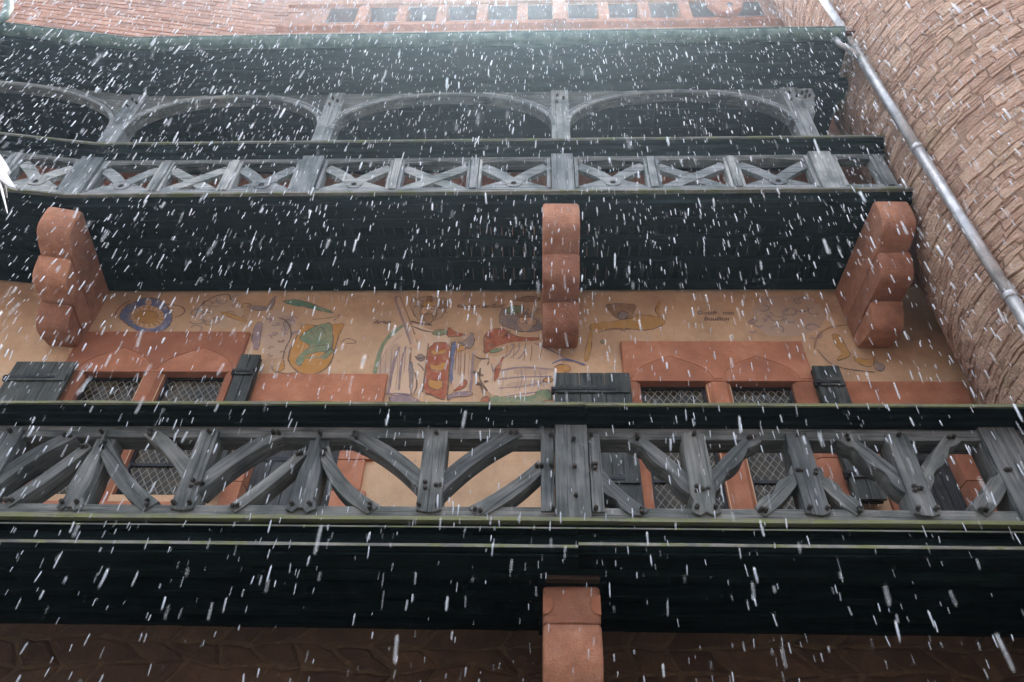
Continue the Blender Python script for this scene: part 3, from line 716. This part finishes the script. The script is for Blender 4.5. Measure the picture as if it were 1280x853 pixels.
xq = P(718, 720, 5.3).x
MB().box(xq-.27, xq+.24, 5.28, 6.38, 3.905, 3.94).build('bearing_block', M['dark_y'], lg, bevel=.01)
MB().box(xq-.22, xq+.19, 5.22, 5.30, 3.905, 3.943).build('bearing_block', M['brown_x'], lg, bevel=.01)

ZT0, ZB0 = 5.02, 4.385
pegm = MB().tube([(0,.03,0),(0,-.028,0),(0,-.04,0)], [.017,.0175,.010], 8).mesh('peg', M['peg'], False)
def peg(x, z, y=YF, par=None):
    if -6.5 < x < XR: link('peg', pegm, par or lg, (x, y-.012, z), (random.uniform(-.15,.15), random.uniform(0,6), random.uniform(-.15,.15)))
def baluster(xt, xb_, wt, wb, style, depth=.19):
    # x is taken at mid height so that the piece stands upright
    x = (xt+xb_)/2; zb = ZB0-.045; zt = ZT0+.055; hw = wb/2; ht = wt/2
    n = 10
    if style == 'bottle':
        pts = [(-hw*1.18,zb),(-hw*1.12,zb+.04),(-hw*.86,zb+.09),(-hw*.95,zb+.2),(-hw*.88,zb+.34),(-hw*.5,zb+.5),(-hw*.22,zb+.62),(0,zt+.02)]
        poly = pts + [(-a,b) for a, b in pts[-2::-1]] + [(hw*.55,zb-.03),(hw*.2,zb+.005),(-hw*.3,zb+.005),(-hw*.6,zb-.03)]
    elif style == 'flared':
        pts = [(-hw*1.12,zb),(-hw*1.0,zb+.05),(-hw*.84,zb+.09),(-hw*.95,zb+.16),(-hw,zb+.3),(-ht,zt)]
        poly = pts + [(-a,b) for a, b in pts[::-1]] + [(hw*.5,zb-.03),(0,zb),(-hw*.5,zb-.03)]
    else:
        poly = [(-hw,zb),(-hw*.97,zb+.2),(-ht*1.05,zb+.4),(-ht,zt),(ht,zt),(ht*1.02,zb+.4),(hw*.98,zb+.2),(hw,zb),(hw*.3,zb-.02),(-hw*.4,zb-.015)]
    poly = [(a+random.uniform(-.004,.004), b+random.uniform(-.004,.004)) for a, b in poly]
    if style == 'bottle':
        MB().box(-.085,.085, 0, depth-.04, ZB0-(ZB0-.3)-0, 0) if False else None
        MB().box(x-.085, x+.085, YF+.03, YF+depth, ZB0-.02, ZT0+.02).build('baluster_core', M['frame_v'], lg, bevel=.006)
    o = MB().prism(poly, -.03, .028 if style == 'bottle' else depth-.03).build('baluster', M['frame_v'], lg, (x, YF, 0), bevel=.006)
    for dx in (-.35, .35): peg(x+dx*wb, zb+.035, YF-.03)
    peg(x+random.uniform(-.02,.02), zt-.03, YF-.03)
    return x
def bez(p0, p1, p2, t): return p0*(1-t)**2 + p1*2*t*(1-t) + p2*t*t
def brace(p0, p1, bulge, wd, scallop=0, depth=.17):
    # p0 foot, p1 head in (x, z); the piece is a curved plank standing in the frame plane
    a, b = Vector(p0), Vector(p1); L = (b-a).length; ang = math.atan2((b-a).y, (b-a).x)
    n = 16; top = []; bot = []; wd *= .9
    for i in range(n+1):
        t = i/n; u = t*L; c = bulge*4*t*(1-t)
        w0 = wd*.5*(1+.10*math.sin(3.1*t+1)); w1 = w0
        if scallop:
            e = abs(math.sin(t*math.pi*2.5))**.6*.048 - .016
            if scallop > 0: w0 += e
            else: w1 += e
        top.append((u+random.uniform(-.002,.002), c+w0)); bot.append((u+random.uniform(-.002,.002), c-w1))
    poly = bot + top[::-1]
    mb = MB().prism(poly, -.008, depth)
    o = mb.build('brace', M['frame_x'], lg, (a.x, YF-random.uniform(.002,.012), a.y), (0, -ang, 0), bevel=.006)
    d = (b-a).normalized()
    for t, s in ((.03,.25),(.07,-.3),(.93,.3),(.97,-.2)):
        q = a.lerp(b, t) + Vector((-d.y, d.x))*wd*.5*s + Vector((-d.y,d.x))*bulge*4*t*(1-t)
        peg(q.x, q.y, YF-.01)
    return o
def X5(px, py): q = P(px, py, YF); return (q.x, q.z)
def px_(x): return x
# balusters: (top px, bottom px, style)
for t, b, wt, wb, st in ((10,-34,.17,.19,'plain'),(126,90,.12,.17,'bottle'),(257,231,.16,.18,'plain'),(396,379,.13,.20,'bottle'),(545,536,.19,.20,'plain'),
                         (868,880,.19,.20,'flared'),(999,1017,.18,.19,'plain'),(1124,1151,.18,.19,'plain')):
    baluster(X5(t,548)[0], X5(b,640)[0], wt, wb, st)
# curved braces, smooth in the left bays, cusped in the right bays
for f, h, bu, wd, sc in (((-22,616),(92,544),.05,.135,0),((8,631),(112,557),-.02,.11,0),((190,634),(130,553),.05,.13,0),((244,612),(186,540),-.05,.125,0),((246,611),(352,541),.05,.13,0),
                         ((290,638),(380,566),-.015,.10,0),((468,638),(405,562),.07,.12,0),((536,614),(440,544),-.055,.13,0),((544,614),(648,541),.05,.13,0),((592,642),(678,582),-.03,.13,0),
                         ((806,643),(742,582),.04,.10,0.5),((874,618),(792,545),-.02,.105,1),((878,618),(942,546),.02,.105,-1),((950,642),(1000,588),-.02,.10,1),((1076,642),(1016,590),.02,.10,-1),
                         ((1145,618),(1054,546),-.02,.105,1),((1144,618),(1190,546),.02,.10,-1),((1224,642),(1258,588),-.02,.11,1)):
    brace(X5(*f), X5(*h), bu, wd, (1 if sc > 0 else -1) if sc else 0)
# main post with side strips
pa, pb = X5(694,590)[0], X5(736,590)[0]
MB().prism([(pa,4.25),(pb,4.25),(pb,5.15),(pa,5.15)], YF-.045, YF+.2).build('post', M['frame_v'], lg, bevel=.006)
MB().prism([(pa-.115,4.34),(pa-.008,4.34),(pa-.008,5.06),(pa-.115,5.06)], YF-.02, YF+.19).build('post_strip', M['frame_v'], lg, bevel=.005)
MB().prism([(pb+.008,4.34),(pb+.105,4.34),(pb+.105,5.06),(pb+.008,5.06)], YF-.02, YF+.19).build('post_strip', M['frame_v'], lg, bevel=.005)
for z in (4.46, 4.72, 4.98): peg((pa+pb)/2+.02, z, YF-.045)
for x in (pa-.03, pb+.035):
    for z in (4.36, 4.75, 5.04): peg(x, z, YF-.02)
ea = X5(1246,590)[0]
MB().prism([(ea,4.25),(ea+.30,4.25),(ea+.30,5.15),(ea,5.15)], YF-.03, YF+.2).build('post', M['frame_v'], lg, bevel=.006)
MB().prism([(-5.2,4.25),(-4.95,4.25),(-4.95,5.15),(-5.2,5.15)], YF-.03, YF+.2).build('post', M['frame_v'], lg, bevel=.006)

# ------------------------------------------------------------------ upper gallery
ug = thing('timber_gallery', 'upper timber gallery with arched bays and pierced cross panels under the roof', 'gallery', (0, 5.7, 8.22), 'timber galleries')
def bx(mb, n=None): return mb
def ubuild(mb, name, mat, parent=ug, bevel=0, smooth=False):
    o = mb.build(name, mat, parent, bevel=bevel, smooth=smooth); bendmesh(o); return o
XL, XU = -9.2, 4.16
def xsplit(f):                                              # long pieces are jointed at the bend
    f(XL, BEND); f(BEND, XU)
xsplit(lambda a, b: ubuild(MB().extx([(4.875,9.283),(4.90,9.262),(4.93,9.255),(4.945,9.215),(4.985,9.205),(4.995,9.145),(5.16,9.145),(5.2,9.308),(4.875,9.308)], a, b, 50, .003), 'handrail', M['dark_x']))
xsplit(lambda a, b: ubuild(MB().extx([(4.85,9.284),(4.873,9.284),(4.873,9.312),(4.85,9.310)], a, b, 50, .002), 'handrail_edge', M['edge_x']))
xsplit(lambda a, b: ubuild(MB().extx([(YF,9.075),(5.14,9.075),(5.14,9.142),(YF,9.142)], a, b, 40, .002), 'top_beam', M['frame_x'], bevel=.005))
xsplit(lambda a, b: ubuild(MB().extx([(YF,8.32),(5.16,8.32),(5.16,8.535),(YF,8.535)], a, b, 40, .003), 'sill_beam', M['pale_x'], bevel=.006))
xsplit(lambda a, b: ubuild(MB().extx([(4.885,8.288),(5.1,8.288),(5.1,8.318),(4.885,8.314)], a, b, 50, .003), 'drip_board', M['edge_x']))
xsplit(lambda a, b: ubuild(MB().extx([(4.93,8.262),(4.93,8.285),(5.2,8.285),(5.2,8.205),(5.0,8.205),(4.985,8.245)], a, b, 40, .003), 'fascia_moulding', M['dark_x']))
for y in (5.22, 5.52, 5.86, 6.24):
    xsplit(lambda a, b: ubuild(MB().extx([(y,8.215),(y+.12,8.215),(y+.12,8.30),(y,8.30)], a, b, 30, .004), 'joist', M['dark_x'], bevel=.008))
plm = MB().box(0, .122, 0, 1.2, 0, .04).mesh('floor_plank', M['dark_y'])
xb = -8.0
while xb < XU:
    x, y = lp(xb, 5.17); link('floor_plank', plm, ug, (x, y, 8.305)); xb += .1285
PX = [-5.5, -2.74, .30, 3.37]
def upost(x, w_=.25):
    ubuild(MB().prism([(x-w_/2,8.335),(x+w_/2,8.335),(x+w_/2,9.15),(x-w_/2,9.15)], YF-.04, YF+.15), 'post', M['pale_v'], bevel=.006)
    for s in (-1, 1):
        a, b = sorted((x+s*(w_/2+.012), x+s*(w_/2+.055)))
        ubuild(MB().prism([(a,8.5),(b,8.5),(b,9.10),(a,9.10)], YF-.012, YF+.12), 'post_strip', M['pale_v'], bevel=.005)
def ubal(x, w_=.15):
    ubuild(MB().prism([(x-w_/2+.03,8.5),(x+w_/2-.03,8.5),(x+w_/2-.03,9.11),(x-w_/2+.03,9.11)], YF-.018, YF+.12), 'baluster', M['pale_v'], bevel=.006)
    for s in (-1, 1):
        a, b = sorted((x+s*(w_/2-.022), x+s*(w_/2+.012)))
        ubuild(MB().prism([(a,8.5),(b,8.5),(b,9.09),(a,9.09)], YF-.004, YF+.11), 'baluster_strip', M['pale_v'], bevel=.004)
def header(a, b):                                          # moulded head of a panel, ogee shaped
    n = 12; lo = []
    for k in range(n+1):
        t = -1+2*k/n; s = abs(t)
        lo.append(((a+b)/2+t*(b-a)/2, 9.045 + .028*max(0, 1-s*1.6) - (.04*max(0, (s-.86)/.14)**2)))
    ubuild(MB().prism(lo+[(b,9.10),(a,9.10)], YF+.006, YF+.05), 'panel_head', M['frame_x'])
def cross(a, b, kind):
    mb = MB(); cx = (a+b)/2; w_ = b-a; z0, z1 = 8.515, 9.0; cz = 8.63 if kind else 8.66
    yy = YF+.02
    def bar(p, q, wd, y, bow=0):
        p, q = Vector(p), Vector(q); d = (q-p).normalized(); nn = Vector((-d.y, d.x)); n = 8; A = []; B = []
        for i in range(n+1):
            t = i/n; c = p.lerp(q, t) + nn*bow*4*t*(1-t); A.append(tuple(c+nn*wd/2)); B.append(tuple(c-nn*wd/2))
        mb.prism(A+B[::-1], y, y+.06)
    if kind:
        bar((cx-.03,cz+.05),(a+.0,z1-.03),.135,yy,-.02); bar((cx+.03,cz+.05),(b-.0,z1-.03),.135,yy+.003,.02)
        bar((cx-.04,cz+.03),(a+.02,z0-.01),.14,yy+.006,0); bar((cx+.04,cz+.03),(b-.02,z0-.01),.14,yy+.009,0)
        n = 16; c0 = [(cx+.10*math.cos(6.2832*k/n), cz+.015+.085*math.sin(6.2832*k/n)) for k in range(n)]; c1 = [(cx+.036*math.cos(6.2832*k/n), cz-.0+.034*math.sin(6.2832*k/n)) for k in range(n)]
        y0, y1 = yy-.008, yy+.065
        vs = [(x,y0,z) for x,z in c0]+[(x,y0,z) for x,z in c1]+[(x,y1,z) for x,z in c0]+[(x,y1,z) for x,z in c1]; fs = []
        for k in range(n):
            j = (k+1)%n; fs += [(k,j,n+j,n+k),(2*n+k,3*n+k,3*n+j,2*n+j),(k,2*n+k,2*n+j,j),(n+k,n+j,3*n+j,3*n+k)]
        mb.add(vs, fs); mb.add([(x,y0+.012,z) for x,z in c1], [tuple(range(n))], 1)
    else:
        bar((a+.0,z0-.02),(b-.0,z1-.03),.125,yy); bar((b-.0,z0-.02),(a+.0,z1-.03),.125,yy+.014)
        for s in (-1,1): mb.prism([(cx+s*.14-.035,cz+.24),(cx+s*.14+.035,cz+.24),(cx+s*.14+.02,cz+.30),(cx+s*.14-.02,cz+.30)] if False else [(cx+s*.17-.03,cz+.16),(cx+s*.17+.03,cz+.16),(cx+s*.17,cz+.235)], yy+.017, yy+.05)
    o = ubuild(mb, 'cross_panel', [M['pale_x'], M['void']], bevel=0); return o
for x in PX: upost(x, .26)
ubal(4.03, .13)
bays = [(PX[0], PX[1], 3), (PX[1], PX[2], 3), (PX[2], PX[3], 3)]
for a, b, n in bays:
    a_, b_ = a+.19, b-.19; bw_ = .17; ow = (b_-a_-(n-1)*bw_)/n
    for k in range(n):
        u = a_+k*(ow+bw_); cross(u, u+ow, 1 if k != 1 else 0); header(u-.01, u+ow+.01)
        if k < n-1: ubal(u+ow+bw_/2)
header(PX[3]+.18, 3.97)
cross(-6.28, PX[0]-.19, 1); header(-6.29, PX[0]-.18); ubal(-6.38); cross(-7.15, -6.47, 0); header(-7.2, -6.46); ubal(-7.2)
# arcade: upper posts with curved spandrel brackets
ZA, ZS = 10.66, 9.86
def apost(x):
    ubuild(MB().prism([(x-.115,9.312),(x+.115,9.312),(x+.115,10.70),(x-.115,10.70)], YF-.02, YF+.16), 'arcade_post', M['pale_v'], bevel=.006)
    peg_u(x-.04, 10.36); peg_u(x+.05, 10.45); peg_u(x-.03, 10.52)
def peg_u(x, z, y=YF-.02):
    a, b = lp(x, y); link('peg', pegm, ug, (a, b-.006, z))
def spandrel(x, xe, fullspan):
    # from the post at x towards xe (mid span): quarter of a flat ellipse
    s = 1 if xe > x else -1; x0 = x+s*.116; L = abs(xe-x0); n = 14; lo = []
    for k in range(n+1):
        t = math.pi/2*k/n; lo.append((x0+s*L*(1-math.cos(t)), ZS+(ZA-ZS-.04)*math.sin(t)))
    lo[0] = (x0, ZS-.05)
    poly = lo + [(xe, ZA+.04), (x0, ZA+.04)]
    ubuild(MB().prism(poly, YF+.0, YF+.13), 'spandrel', M['frame_x'], bevel=0)
    A = lo; B = [(p[0]+s*0 , p[1]) for p in lo]
    # raised inner moulding following the arch
    up_ = []
    for i, p in enumerate(lo):
        q0, q1 = Vector(lo[max(i-1,0)]), Vector(lo[min(i+1,n)]); d = (q1-q0).normalized(); nn = Vector((-d.y, d.x))*s
        up_.append((p[0]+nn.x*.05, min(p[1]+nn.y*.05, ZA+.035)))
    ubuild(MB().prism(lo+up_[::-1], YF-.022, YF-.001), 'arch_moulding', M['pale_x'], bevel=0)
    lo2 = [(p[0]+ (q[0]-p[0])*1.5, min(p[1]+(q[1]-p[1])*1.5, ZA+.03)) for p, q in zip(lo, up_)]; lo3 = [(p[0]+(q[0]-p[0])*2.1, min(p[1]+(q[1]-p[1])*2.1, ZA+.034)) for p, q in zip(lo, up_)]
    ubuild(MB().prism(lo2[:-3]+lo3[:-3][::-1], YF-.012, YF-.001), 'arch_moulding', M['pale_x'], bevel=0)
for x in PX: apost(x)
spandrel(PX[0], -6.97, 1); spandrel(-8.45, -6.971, 1); apost(-8.45)
for a, b, n in bays: m_ = (a+b)/2; spandrel(a, m_-.001, 1); spandrel(b, m_+.001, 1)
# carved stub to the right of the last post
x = PX[3]+.117
ubuild(MB().prism([(x,10.70),(x,9.95),(x+.05,9.97),(x+.04,10.05),(x+.10,10.10),(x+.09,10.22),(x+.15,10.30),(x+.16,10.45),(x+.20,10.5),(x+.20,10.70)], YF+.0, YF+.13), 'carved_bracket', M['pale_x'], bevel=.006)
for dx, dz in ((.03,10.55),(.1,10.58),(.05,10.45),(.11,10.48)): peg_u(x+dx, dz, YF+.0)
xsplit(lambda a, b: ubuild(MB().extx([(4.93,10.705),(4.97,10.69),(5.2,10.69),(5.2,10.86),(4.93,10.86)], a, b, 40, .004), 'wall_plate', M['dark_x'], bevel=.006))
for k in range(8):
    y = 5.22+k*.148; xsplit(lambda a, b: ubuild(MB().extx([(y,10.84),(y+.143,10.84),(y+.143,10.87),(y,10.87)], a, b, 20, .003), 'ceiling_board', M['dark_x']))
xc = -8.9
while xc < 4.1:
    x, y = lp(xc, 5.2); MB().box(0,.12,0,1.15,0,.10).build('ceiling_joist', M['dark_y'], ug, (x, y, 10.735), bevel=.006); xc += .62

# ------------------------------------------------------------------ lean-to roof with its eaves
rf = thing('lean_to_roof', 'tiled lean-to roof with dark moulded eaves over the upper gallery', 'roof', (0, 5.7, 10.86))
def rbuild(mb, name, mat, bevel=0): o = mb.build(name, mat, rf, bevel=bevel); bendmesh(o); return o
for y0, y1, z in ((4.86,4.925,10.80),(4.72,4.855,10.835),(4.58,4.715,10.86),(4.465,4.575,10.882)):
    xsplit(lambda a, b: rbuild(MB().extx([(y0,z+.012),(y0+.02,z),(y1,z),(y1,z+.05),(y0,z+.05)], a, min(b,4.05), 40, .004), 'eaves_board', M['dark_x']))
for c in range(9):
    y0 = 4.36+c*.235; z0 = 10.985+c*.19
    xsplit(lambda a, b: rbuild(MB().extx([(y0,z0),(y0,z0+.03),(y0+.27,z0+.24),(y0+.27,z0+.21)], a, min(b,4.15), 20, .006), 'tile_course', M['tile']))
# copper gutter, a half round trough hung on the eaves
gt = thing('rain_gutter', 'greened copper gutter along the eaves of the upper gallery', 'gutter', (0, 4.39, 10.9))
def gutter_piece(a, b):
    mb = MB(); pr = []; n = 9; yc, zc, r = 4.385, 10.965, .088
    for k in range(n+1): t = math.pi + math.pi*k/n; pr.append((yc+r*math.cos(t), zc+r*math.sin(t)*.9))
    inn = [(yc+(p[0]-yc)*.93, zc+(p[1]-zc)*.93+.001) for p in pr]
    o = mb.extx(pr+inn[::-1], a, b, 16, .002).build('trough', M['copper'], gt, smooth=False); bendmesh(o)
    o = MB().tube([(a,yc-r,zc),((a+b)/2,yc-r-.001,zc),(b,yc-r,zc)], .011, 8).build('rolled_rim', M['copper'], gt); bendmesh(o)
for a, b in ((-9.5,BEND),(BEND+.002,-3.6),(-3.598,-1.9),(-1.898,.9),(.902,3.98)): gutter_piece(a, b)
for x in (-3.6, -1.9, .9, 2.6):
    pr = []
    for k in range(10): t = math.pi+math.pi*k/9; pr.append((4.385+.095*math.cos(t), 10.965+.086*math.sin(t)))
    inn = [(4.385+(p[0]-4.385)*.9, 10.965+(p[1]-10.965)*.9) for p in pr]
    MB().extx(pr+inn[::-1], x-.02, x+.02).build('joint_band', M['copper'], gt)
MB().box(3.975, 3.983, 4.30, 4.47, 10.89, 10.968).build('end_cap', M['copper'], gt)

# ------------------------------------------------------------------ round stair tower
TC = Vector((6.05, 4.95)); TR = 1.85
tw_ = thing('round_tower', 'round stair tower of rough pink sandstone courses at the right', 'tower', (TC.x, TC.y, 0))
mb = MB(); n = 64; zs = [0,4,8,12,16,20,24]
for z in zs:
    for k in range(n): a = 2*math.pi*k/n; mb.v.append(((TR-.004)*math.cos(a), (TR-.004)*math.sin(a), z))
for i in range(len(zs)-1):
    for k in range(n): mb.f.append((i*n+k, i*n+(k+1)%n, (i+1)*n+(k+1)%n, (i+1)*n+k)); mb.m.append(0)
o = mb.mesh('core', M['mortar'], True); c = bpy.data.objects.new('core', o); col.objects.link(c); c.parent = tw_
stones = []
rs = random.Random(5); zb_ = [2.5]
while zb_[-1] < 17.6: zb_.append(zb_[-1]+rs.choice((.05,.06,.07,.09,.10,.12,.15,.18)))
def crs(k, a): return zb_[k] + (.032*noise.noise(Vector((a*3.1, k*7.7, 1)))) + .018*noise.noise(Vector((a*11, k*3.3, 5)))
for k in range(len(zb_)-1):
    h = zb_[k+1]-zb_[k]; a = R(118)+rs.uniform(0,.2); e0 = rs.uniform(-.02,.02)
    while a < R(262):
        ln = rs.uniform(.08,.26)+h*rs.uniform(.3,1.6); da = ln/TR; e1 = rs.uniform(-.022,.022)
        d = rs.choice((.002,.003,.005,.006,.009,.015)); tl_ = rs.uniform(-.004,.004); tv = rs.uniform(-.002,.002); g0 = rs.choice((.002,.003,.004,.006,.010))
        us = (0, .025, .35, .65, .975, 1); vz = (0, .05, .5, .95, 1); nu, nv = 5, 4; vs = []; fs = []
        for v_ in range(nv+1):
            for u_ in range(nu+1):
                t, q_ = us[u_], vz[v_]; edge = u_ in (0, nu) or v_ in (0, nv)
                aa = a + (g0 + e0*(q_-.5)*(1-t) + e1*(q_-.5)*t)/TR + (da-2*g0/TR)*t
                zl0, zh0 = crs(k, aa)+g0, crs(k+1, aa)-g0; zz = zl0+(zh0-zl0)*q_
                q = noise.noise_vector(Vector((math.cos(aa)*9*TR, math.sin(aa)*9*TR, zz*13)))
                aa += q.x*.011; zz += q.y*.016
                rr = TR + (-.008 if edge else d + q.z*.022 + tl_*(t-.5) + tv*(q_-.5))
                vs.append((rr*math.cos(aa), rr*math.sin(aa), zz))
        for v_ in range(nv):
            for u_ in range(nu):
                i = v_*(nu+1)+u_; fs.append((i, i+1, i+nu+2, i+nu+1))
        am = a+da/2; cpos = Vector((TC.x+TR*math.cos(am), TC.y+TR*math.sin(am), zb_[k]+h/2))
        nrm = Vector((math.cos(am), math.sin(am), 0)); vd = (CAM-cpos)
        px, py, dep = proj(cpos); vis = dep > 0 and -20 < px < 1300 and -20 < py < 870 and nrm.dot(vd) > 0
        area = ln*h*nrm.dot(vd.normalized())/dep**2 if vis else 0
        stones.append((area, vs, fs)); a += da; e0 = e1
stones.sort(key=lambda s: -s[0])
for ar, vs, fs in stones[:300]:
    me = MB().add(vs, fs).mesh('stone', M['tower'], False); o = bpy.data.objects.new('stone', me); col.objects.link(o); o.parent = tw_
rest = MB()
for ar, vs, fs in stones[300:]: rest.add(vs, fs)
o = bpy.data.objects.new('small_stones', rest.mesh('small_stones', M['tower'], False)); col.objects.link(o); o.parent = tw_; o['kind'] = 'stuff'

# ------------------------------------------------------------------ drainpipe on the tower
dpx, dpy = 4.135, 4.52
dp = thing('drainpipe', 'wet grey metal drainpipe running down the round tower', 'pipe', (dpx, dpy, 0))
js = [0.05, 2.4, 4.3, 6.25, 8.55, 10.85, 13.2, 15.6, 17.5]
for a, b in zip(js, js[1:]):
    MB().tube([(dpx,dpy,a),(dpx,dpy,(a+b)/2),(dpx,dpy,b-.004)], .055, 20).build('pipe_length', M['zinc'], dp, smooth=True)
    MB().tube([(dpx,dpy,b-.07),(dpx,dpy,b-.066),(dpx,dpy,b-.01),(dpx,dpy,b-.006)], [.056,.064,.064,.056], 20, False).build('collar', M['zinc'], dp, smooth=True)
    ux, uy = (TC.x-dpx), (TC.y-dpy); l = math.hypot(ux,uy); ux, uy = ux/l, uy/l
    MB().tube([(dpx+ux*.05,dpy+uy*.05,b-.04),(dpx+ux*.22,dpy+uy*.22,b-.04)], .012, 8).build('pipe_bracket', M['iron'], dp)
MB().tube([(3.86,4.40,10.85),(3.865,4.40,10.74),(3.89,4.41,10.69),(3.95,4.43,10.68),(4.04,4.47,10.64),(4.12,4.51,10.54)], .036, 12).build('outlet_branch', M['zinc'], dp, smooth=True)

# ------------------------------------------------------------------ things cut by the left edge
Yp = 4.0
path = [P(*q, Yp) for q in ((-40,36),(-20,33),(-4,27),(6,20),(11,10),(10,-2),(6,-16),(-4,-60))]
sp = thing('overflow_pipe', 'curved verdigris pipe at the upper left corner', 'pipe', path[0])
MB().tube([tuple(p) for p in path], .055, 14).build('pipe_bend', M['copper'], sp, smooth=True)
MB().tube([tuple(path[0]), tuple(path[0]+Vector((-1.2,.3,-.1)))], .055, 14).build('pipe_length', M['copper'], sp, smooth=True)
MB().tube([tuple(path[-1]), tuple(path[-1]+Vector((-.1,.15,2.0)))], .055, 14).build('pipe_length', M['copper'], sp, smooth=True)
Yo = 3.6
def op(*q): return [P(a, b, Yo) for a, b in q]
orn = thing('metal_ornament', 'white pointed metal leaf ornament poking in at the left edge below the upper rail', 'ornament', P(-30, 235, Yo))
def leaf(pts, dy, name):
    q = op(*pts); c = sum(q, Vector())/len(q); mb = MB(); n = len(q)
    vs = [(p.x, p.y+dy, p.z) for p in q] + [(p.x, p.y+dy+.03, p.z) for p in q] + [(c.x, c.y+dy-.012, c.z)]
    mb.add(vs, [(i,(i+1)%n,2*n) for i in range(n)]+[(n+(i+1)%n,n+i,i,(i+1)%n)[::-1] for i in range(n)]+[tuple(range(2*n-1,n-1,-1))])
    mb.build(name, M['palemetal'], orn)
leaf(((-14,182),(-2,190),(5,200),(12,212),(9,216),(0,211),(-14,205)), 0, 'leaf_blade')
leaf(((-14,206),(2,212),(9,217),(16,229),(24,241),(15,239),(6,232),(-2,224),(-14,216)), -.05, 'leaf_blade')
q = op((1,229),(5,245),(11,269)); MB().tube([tuple(p+Vector((0,-.02,0))) for p in q], [.008,.010,.003], 8).build('spike', M['palemetal'], orn)
q = op((-60,250),(-14,240),(2,226),(6,245)); MB().tube([tuple(p+Vector((0,.03,0))) for p in q], [.05,.045,.03,.008], 10).build('stem', M['iron'], orn)
q = P(-60, 250, Yo); MB().tube([tuple(q+Vector((0,.03,0))), tuple(q+Vector((-.9,.6,0)))], .05, 10).build('stem', M['iron'], orn)

# ------------------------------------------------------------------ falling snow
m, nt, b = newmat('snowflake')
out = nt.nodes['Material Output']
df = nt.nodes.new('ShaderNodeBsdfDiffuse'); df.inputs[0].default_value = (.86,.92,1,1)
tl = nt.nodes.new('ShaderNodeBsdfTranslucent'); tl.inputs[0].default_value = (.86,.92,1,1)
tr = nt.nodes.new('ShaderNodeBsdfTransparent')
mx = nt.nodes.new('ShaderNodeMixShader'); mx.inputs[0].default_value = .55
nt.links.new(df.outputs[0], mx.inputs[1]); nt.links.new(tl.outputs[0], mx.inputs[2])
at = nt.nodes.new('ShaderNodeAttribute'); at.attribute_name = 'thin'
m2 = nt.nodes.new('ShaderNodeMixShader'); nt.links.new(at.outputs['Fac'], m2.inputs[0])
nt.links.new(mx.outputs[0], m2.inputs[1]); nt.links.new(tr.outputs[0], m2.inputs[2]); nt.links.new(m2.outputs[0], out.inputs[0])
M['snow'] = m
rs = random.Random(11); sn = MB(); thin = []
tries = 0
while tries < 140000:
    tries += 1
    x, y, z = rs.uniform(-8.5,6.5), rs.uniform(.1,4.6), rs.uniform(1.8,18)
    if rs.random() > .02+.085*z: continue
    p = Vector((x,y,z)); dist = (p-CAM).length
    if dist < 1.6: continue
    qx, qy, qd = proj(p); mg = 250+900/dist*.5
    if qd < .3 or not (-mg < qx < 1280+mg and -mg < qy < 853+mg): continue
    if (Vector((x,y))-TC).length < TR+.25: continue
    if y > 4.2 and 10.6 < z < 11.4: continue
    r = rs.choice((.0016,.0021,.0027,.0034,.0044))*rs.uniform(.8,1.2); r *= min(1, .55+dist*.09); L = r*rs.uniform(5,12)
    ax = Vector((rs.gauss(0,.06)+.02, rs.gauss(0,.06), 1)).normalized(); u = ax.orthogonal().normalized(); v = ax.cross(u); rt = rs.uniform(0,6.28)
    vs = [p-ax*L]
    for lev in (-.6, .6):
        for k in range(3):
            a = rt+k*2.0944; vs.append(p+ax*L*(lev+rs.uniform(-.15,.15))+(u*math.cos(a)+v*math.sin(a))*r*rs.uniform(.7,1.2))
    vs.append(p+ax*L)
    sn.add(vs, [(0,1+(k+1)%3,1+k) for k in range(3)]+[(1+k,1+(k+1)%3,4+(k+1)%3,4+k) for k in range(3)]+[(7,4+k,4+(k+1)%3) for k in range(3)])
    thin += [rs.uniform(.62,.9) if dist < 2.4 else max(0, min(.88, rs.uniform(.05,1.05)))]*8
me = sn.mesh('falling_snow', M['snow'], True)
atr = me.attributes.new('thin', 'FLOAT', 'POINT'); atr.data.foreach_set('value', thin)
o = bpy.data.objects.new('falling_snow', me); col.objects.link(o)
tag(o, 'white snowflakes falling through the courtyard', 'snow', kind='stuff')

# ------------------------------------------------------------------ unseen wing, added for pane reflections and to shape the courtyard light
ow = thing('added_opposite_wing', 'unseen stone wing added across the courtyard behind the viewer', 'building', (0, -14.5, 0))
MB().box(-14, 12, -16.5, -14.0, 0, 7.5).build('wall', M['redwall'], ow)
for k in range(7):
    x = -11+k*3.3
    for z in (1.4, 4.8):
        f = MB().box(x, x+1.2, -13.99, -13.93, z, z+1.7).build('window', M['sand'], ow); MB().box(x+.12, x+1.08, -13.925, -13.91, z+.12, z+1.58).build('pane', M['glass'], f)
MB().extx([(-13.6,7.4),(-16.9,10.4),(-16.9,7.4)], -14, 12, 4).build('roof', M['tile'], ow)

# ------------------------------------------------------------------ snowy air
hz = MB().box(-130, 130, -130, 130, -1, 26).build('haze', None); tag(hz, kind='stuff')
hz.data.materials.clear()
m = bpy.data.materials.new('snowy_air'); m.use_nodes = True; nt = m.node_tree; nt.nodes.clear()
out = nt.nodes.new('ShaderNodeOutputMaterial'); pv = nt.nodes.new('ShaderNodeVolumePrincipled')
pv.inputs['Color'].default_value = (.62,.83,1,1); pv.inputs['Density'].default_value = .0024; pv.inputs['Anisotropy'].default_value = .82
nt.links.new(pv.outputs[0], out.inputs['Volume']); hz.data.materials.append(m)
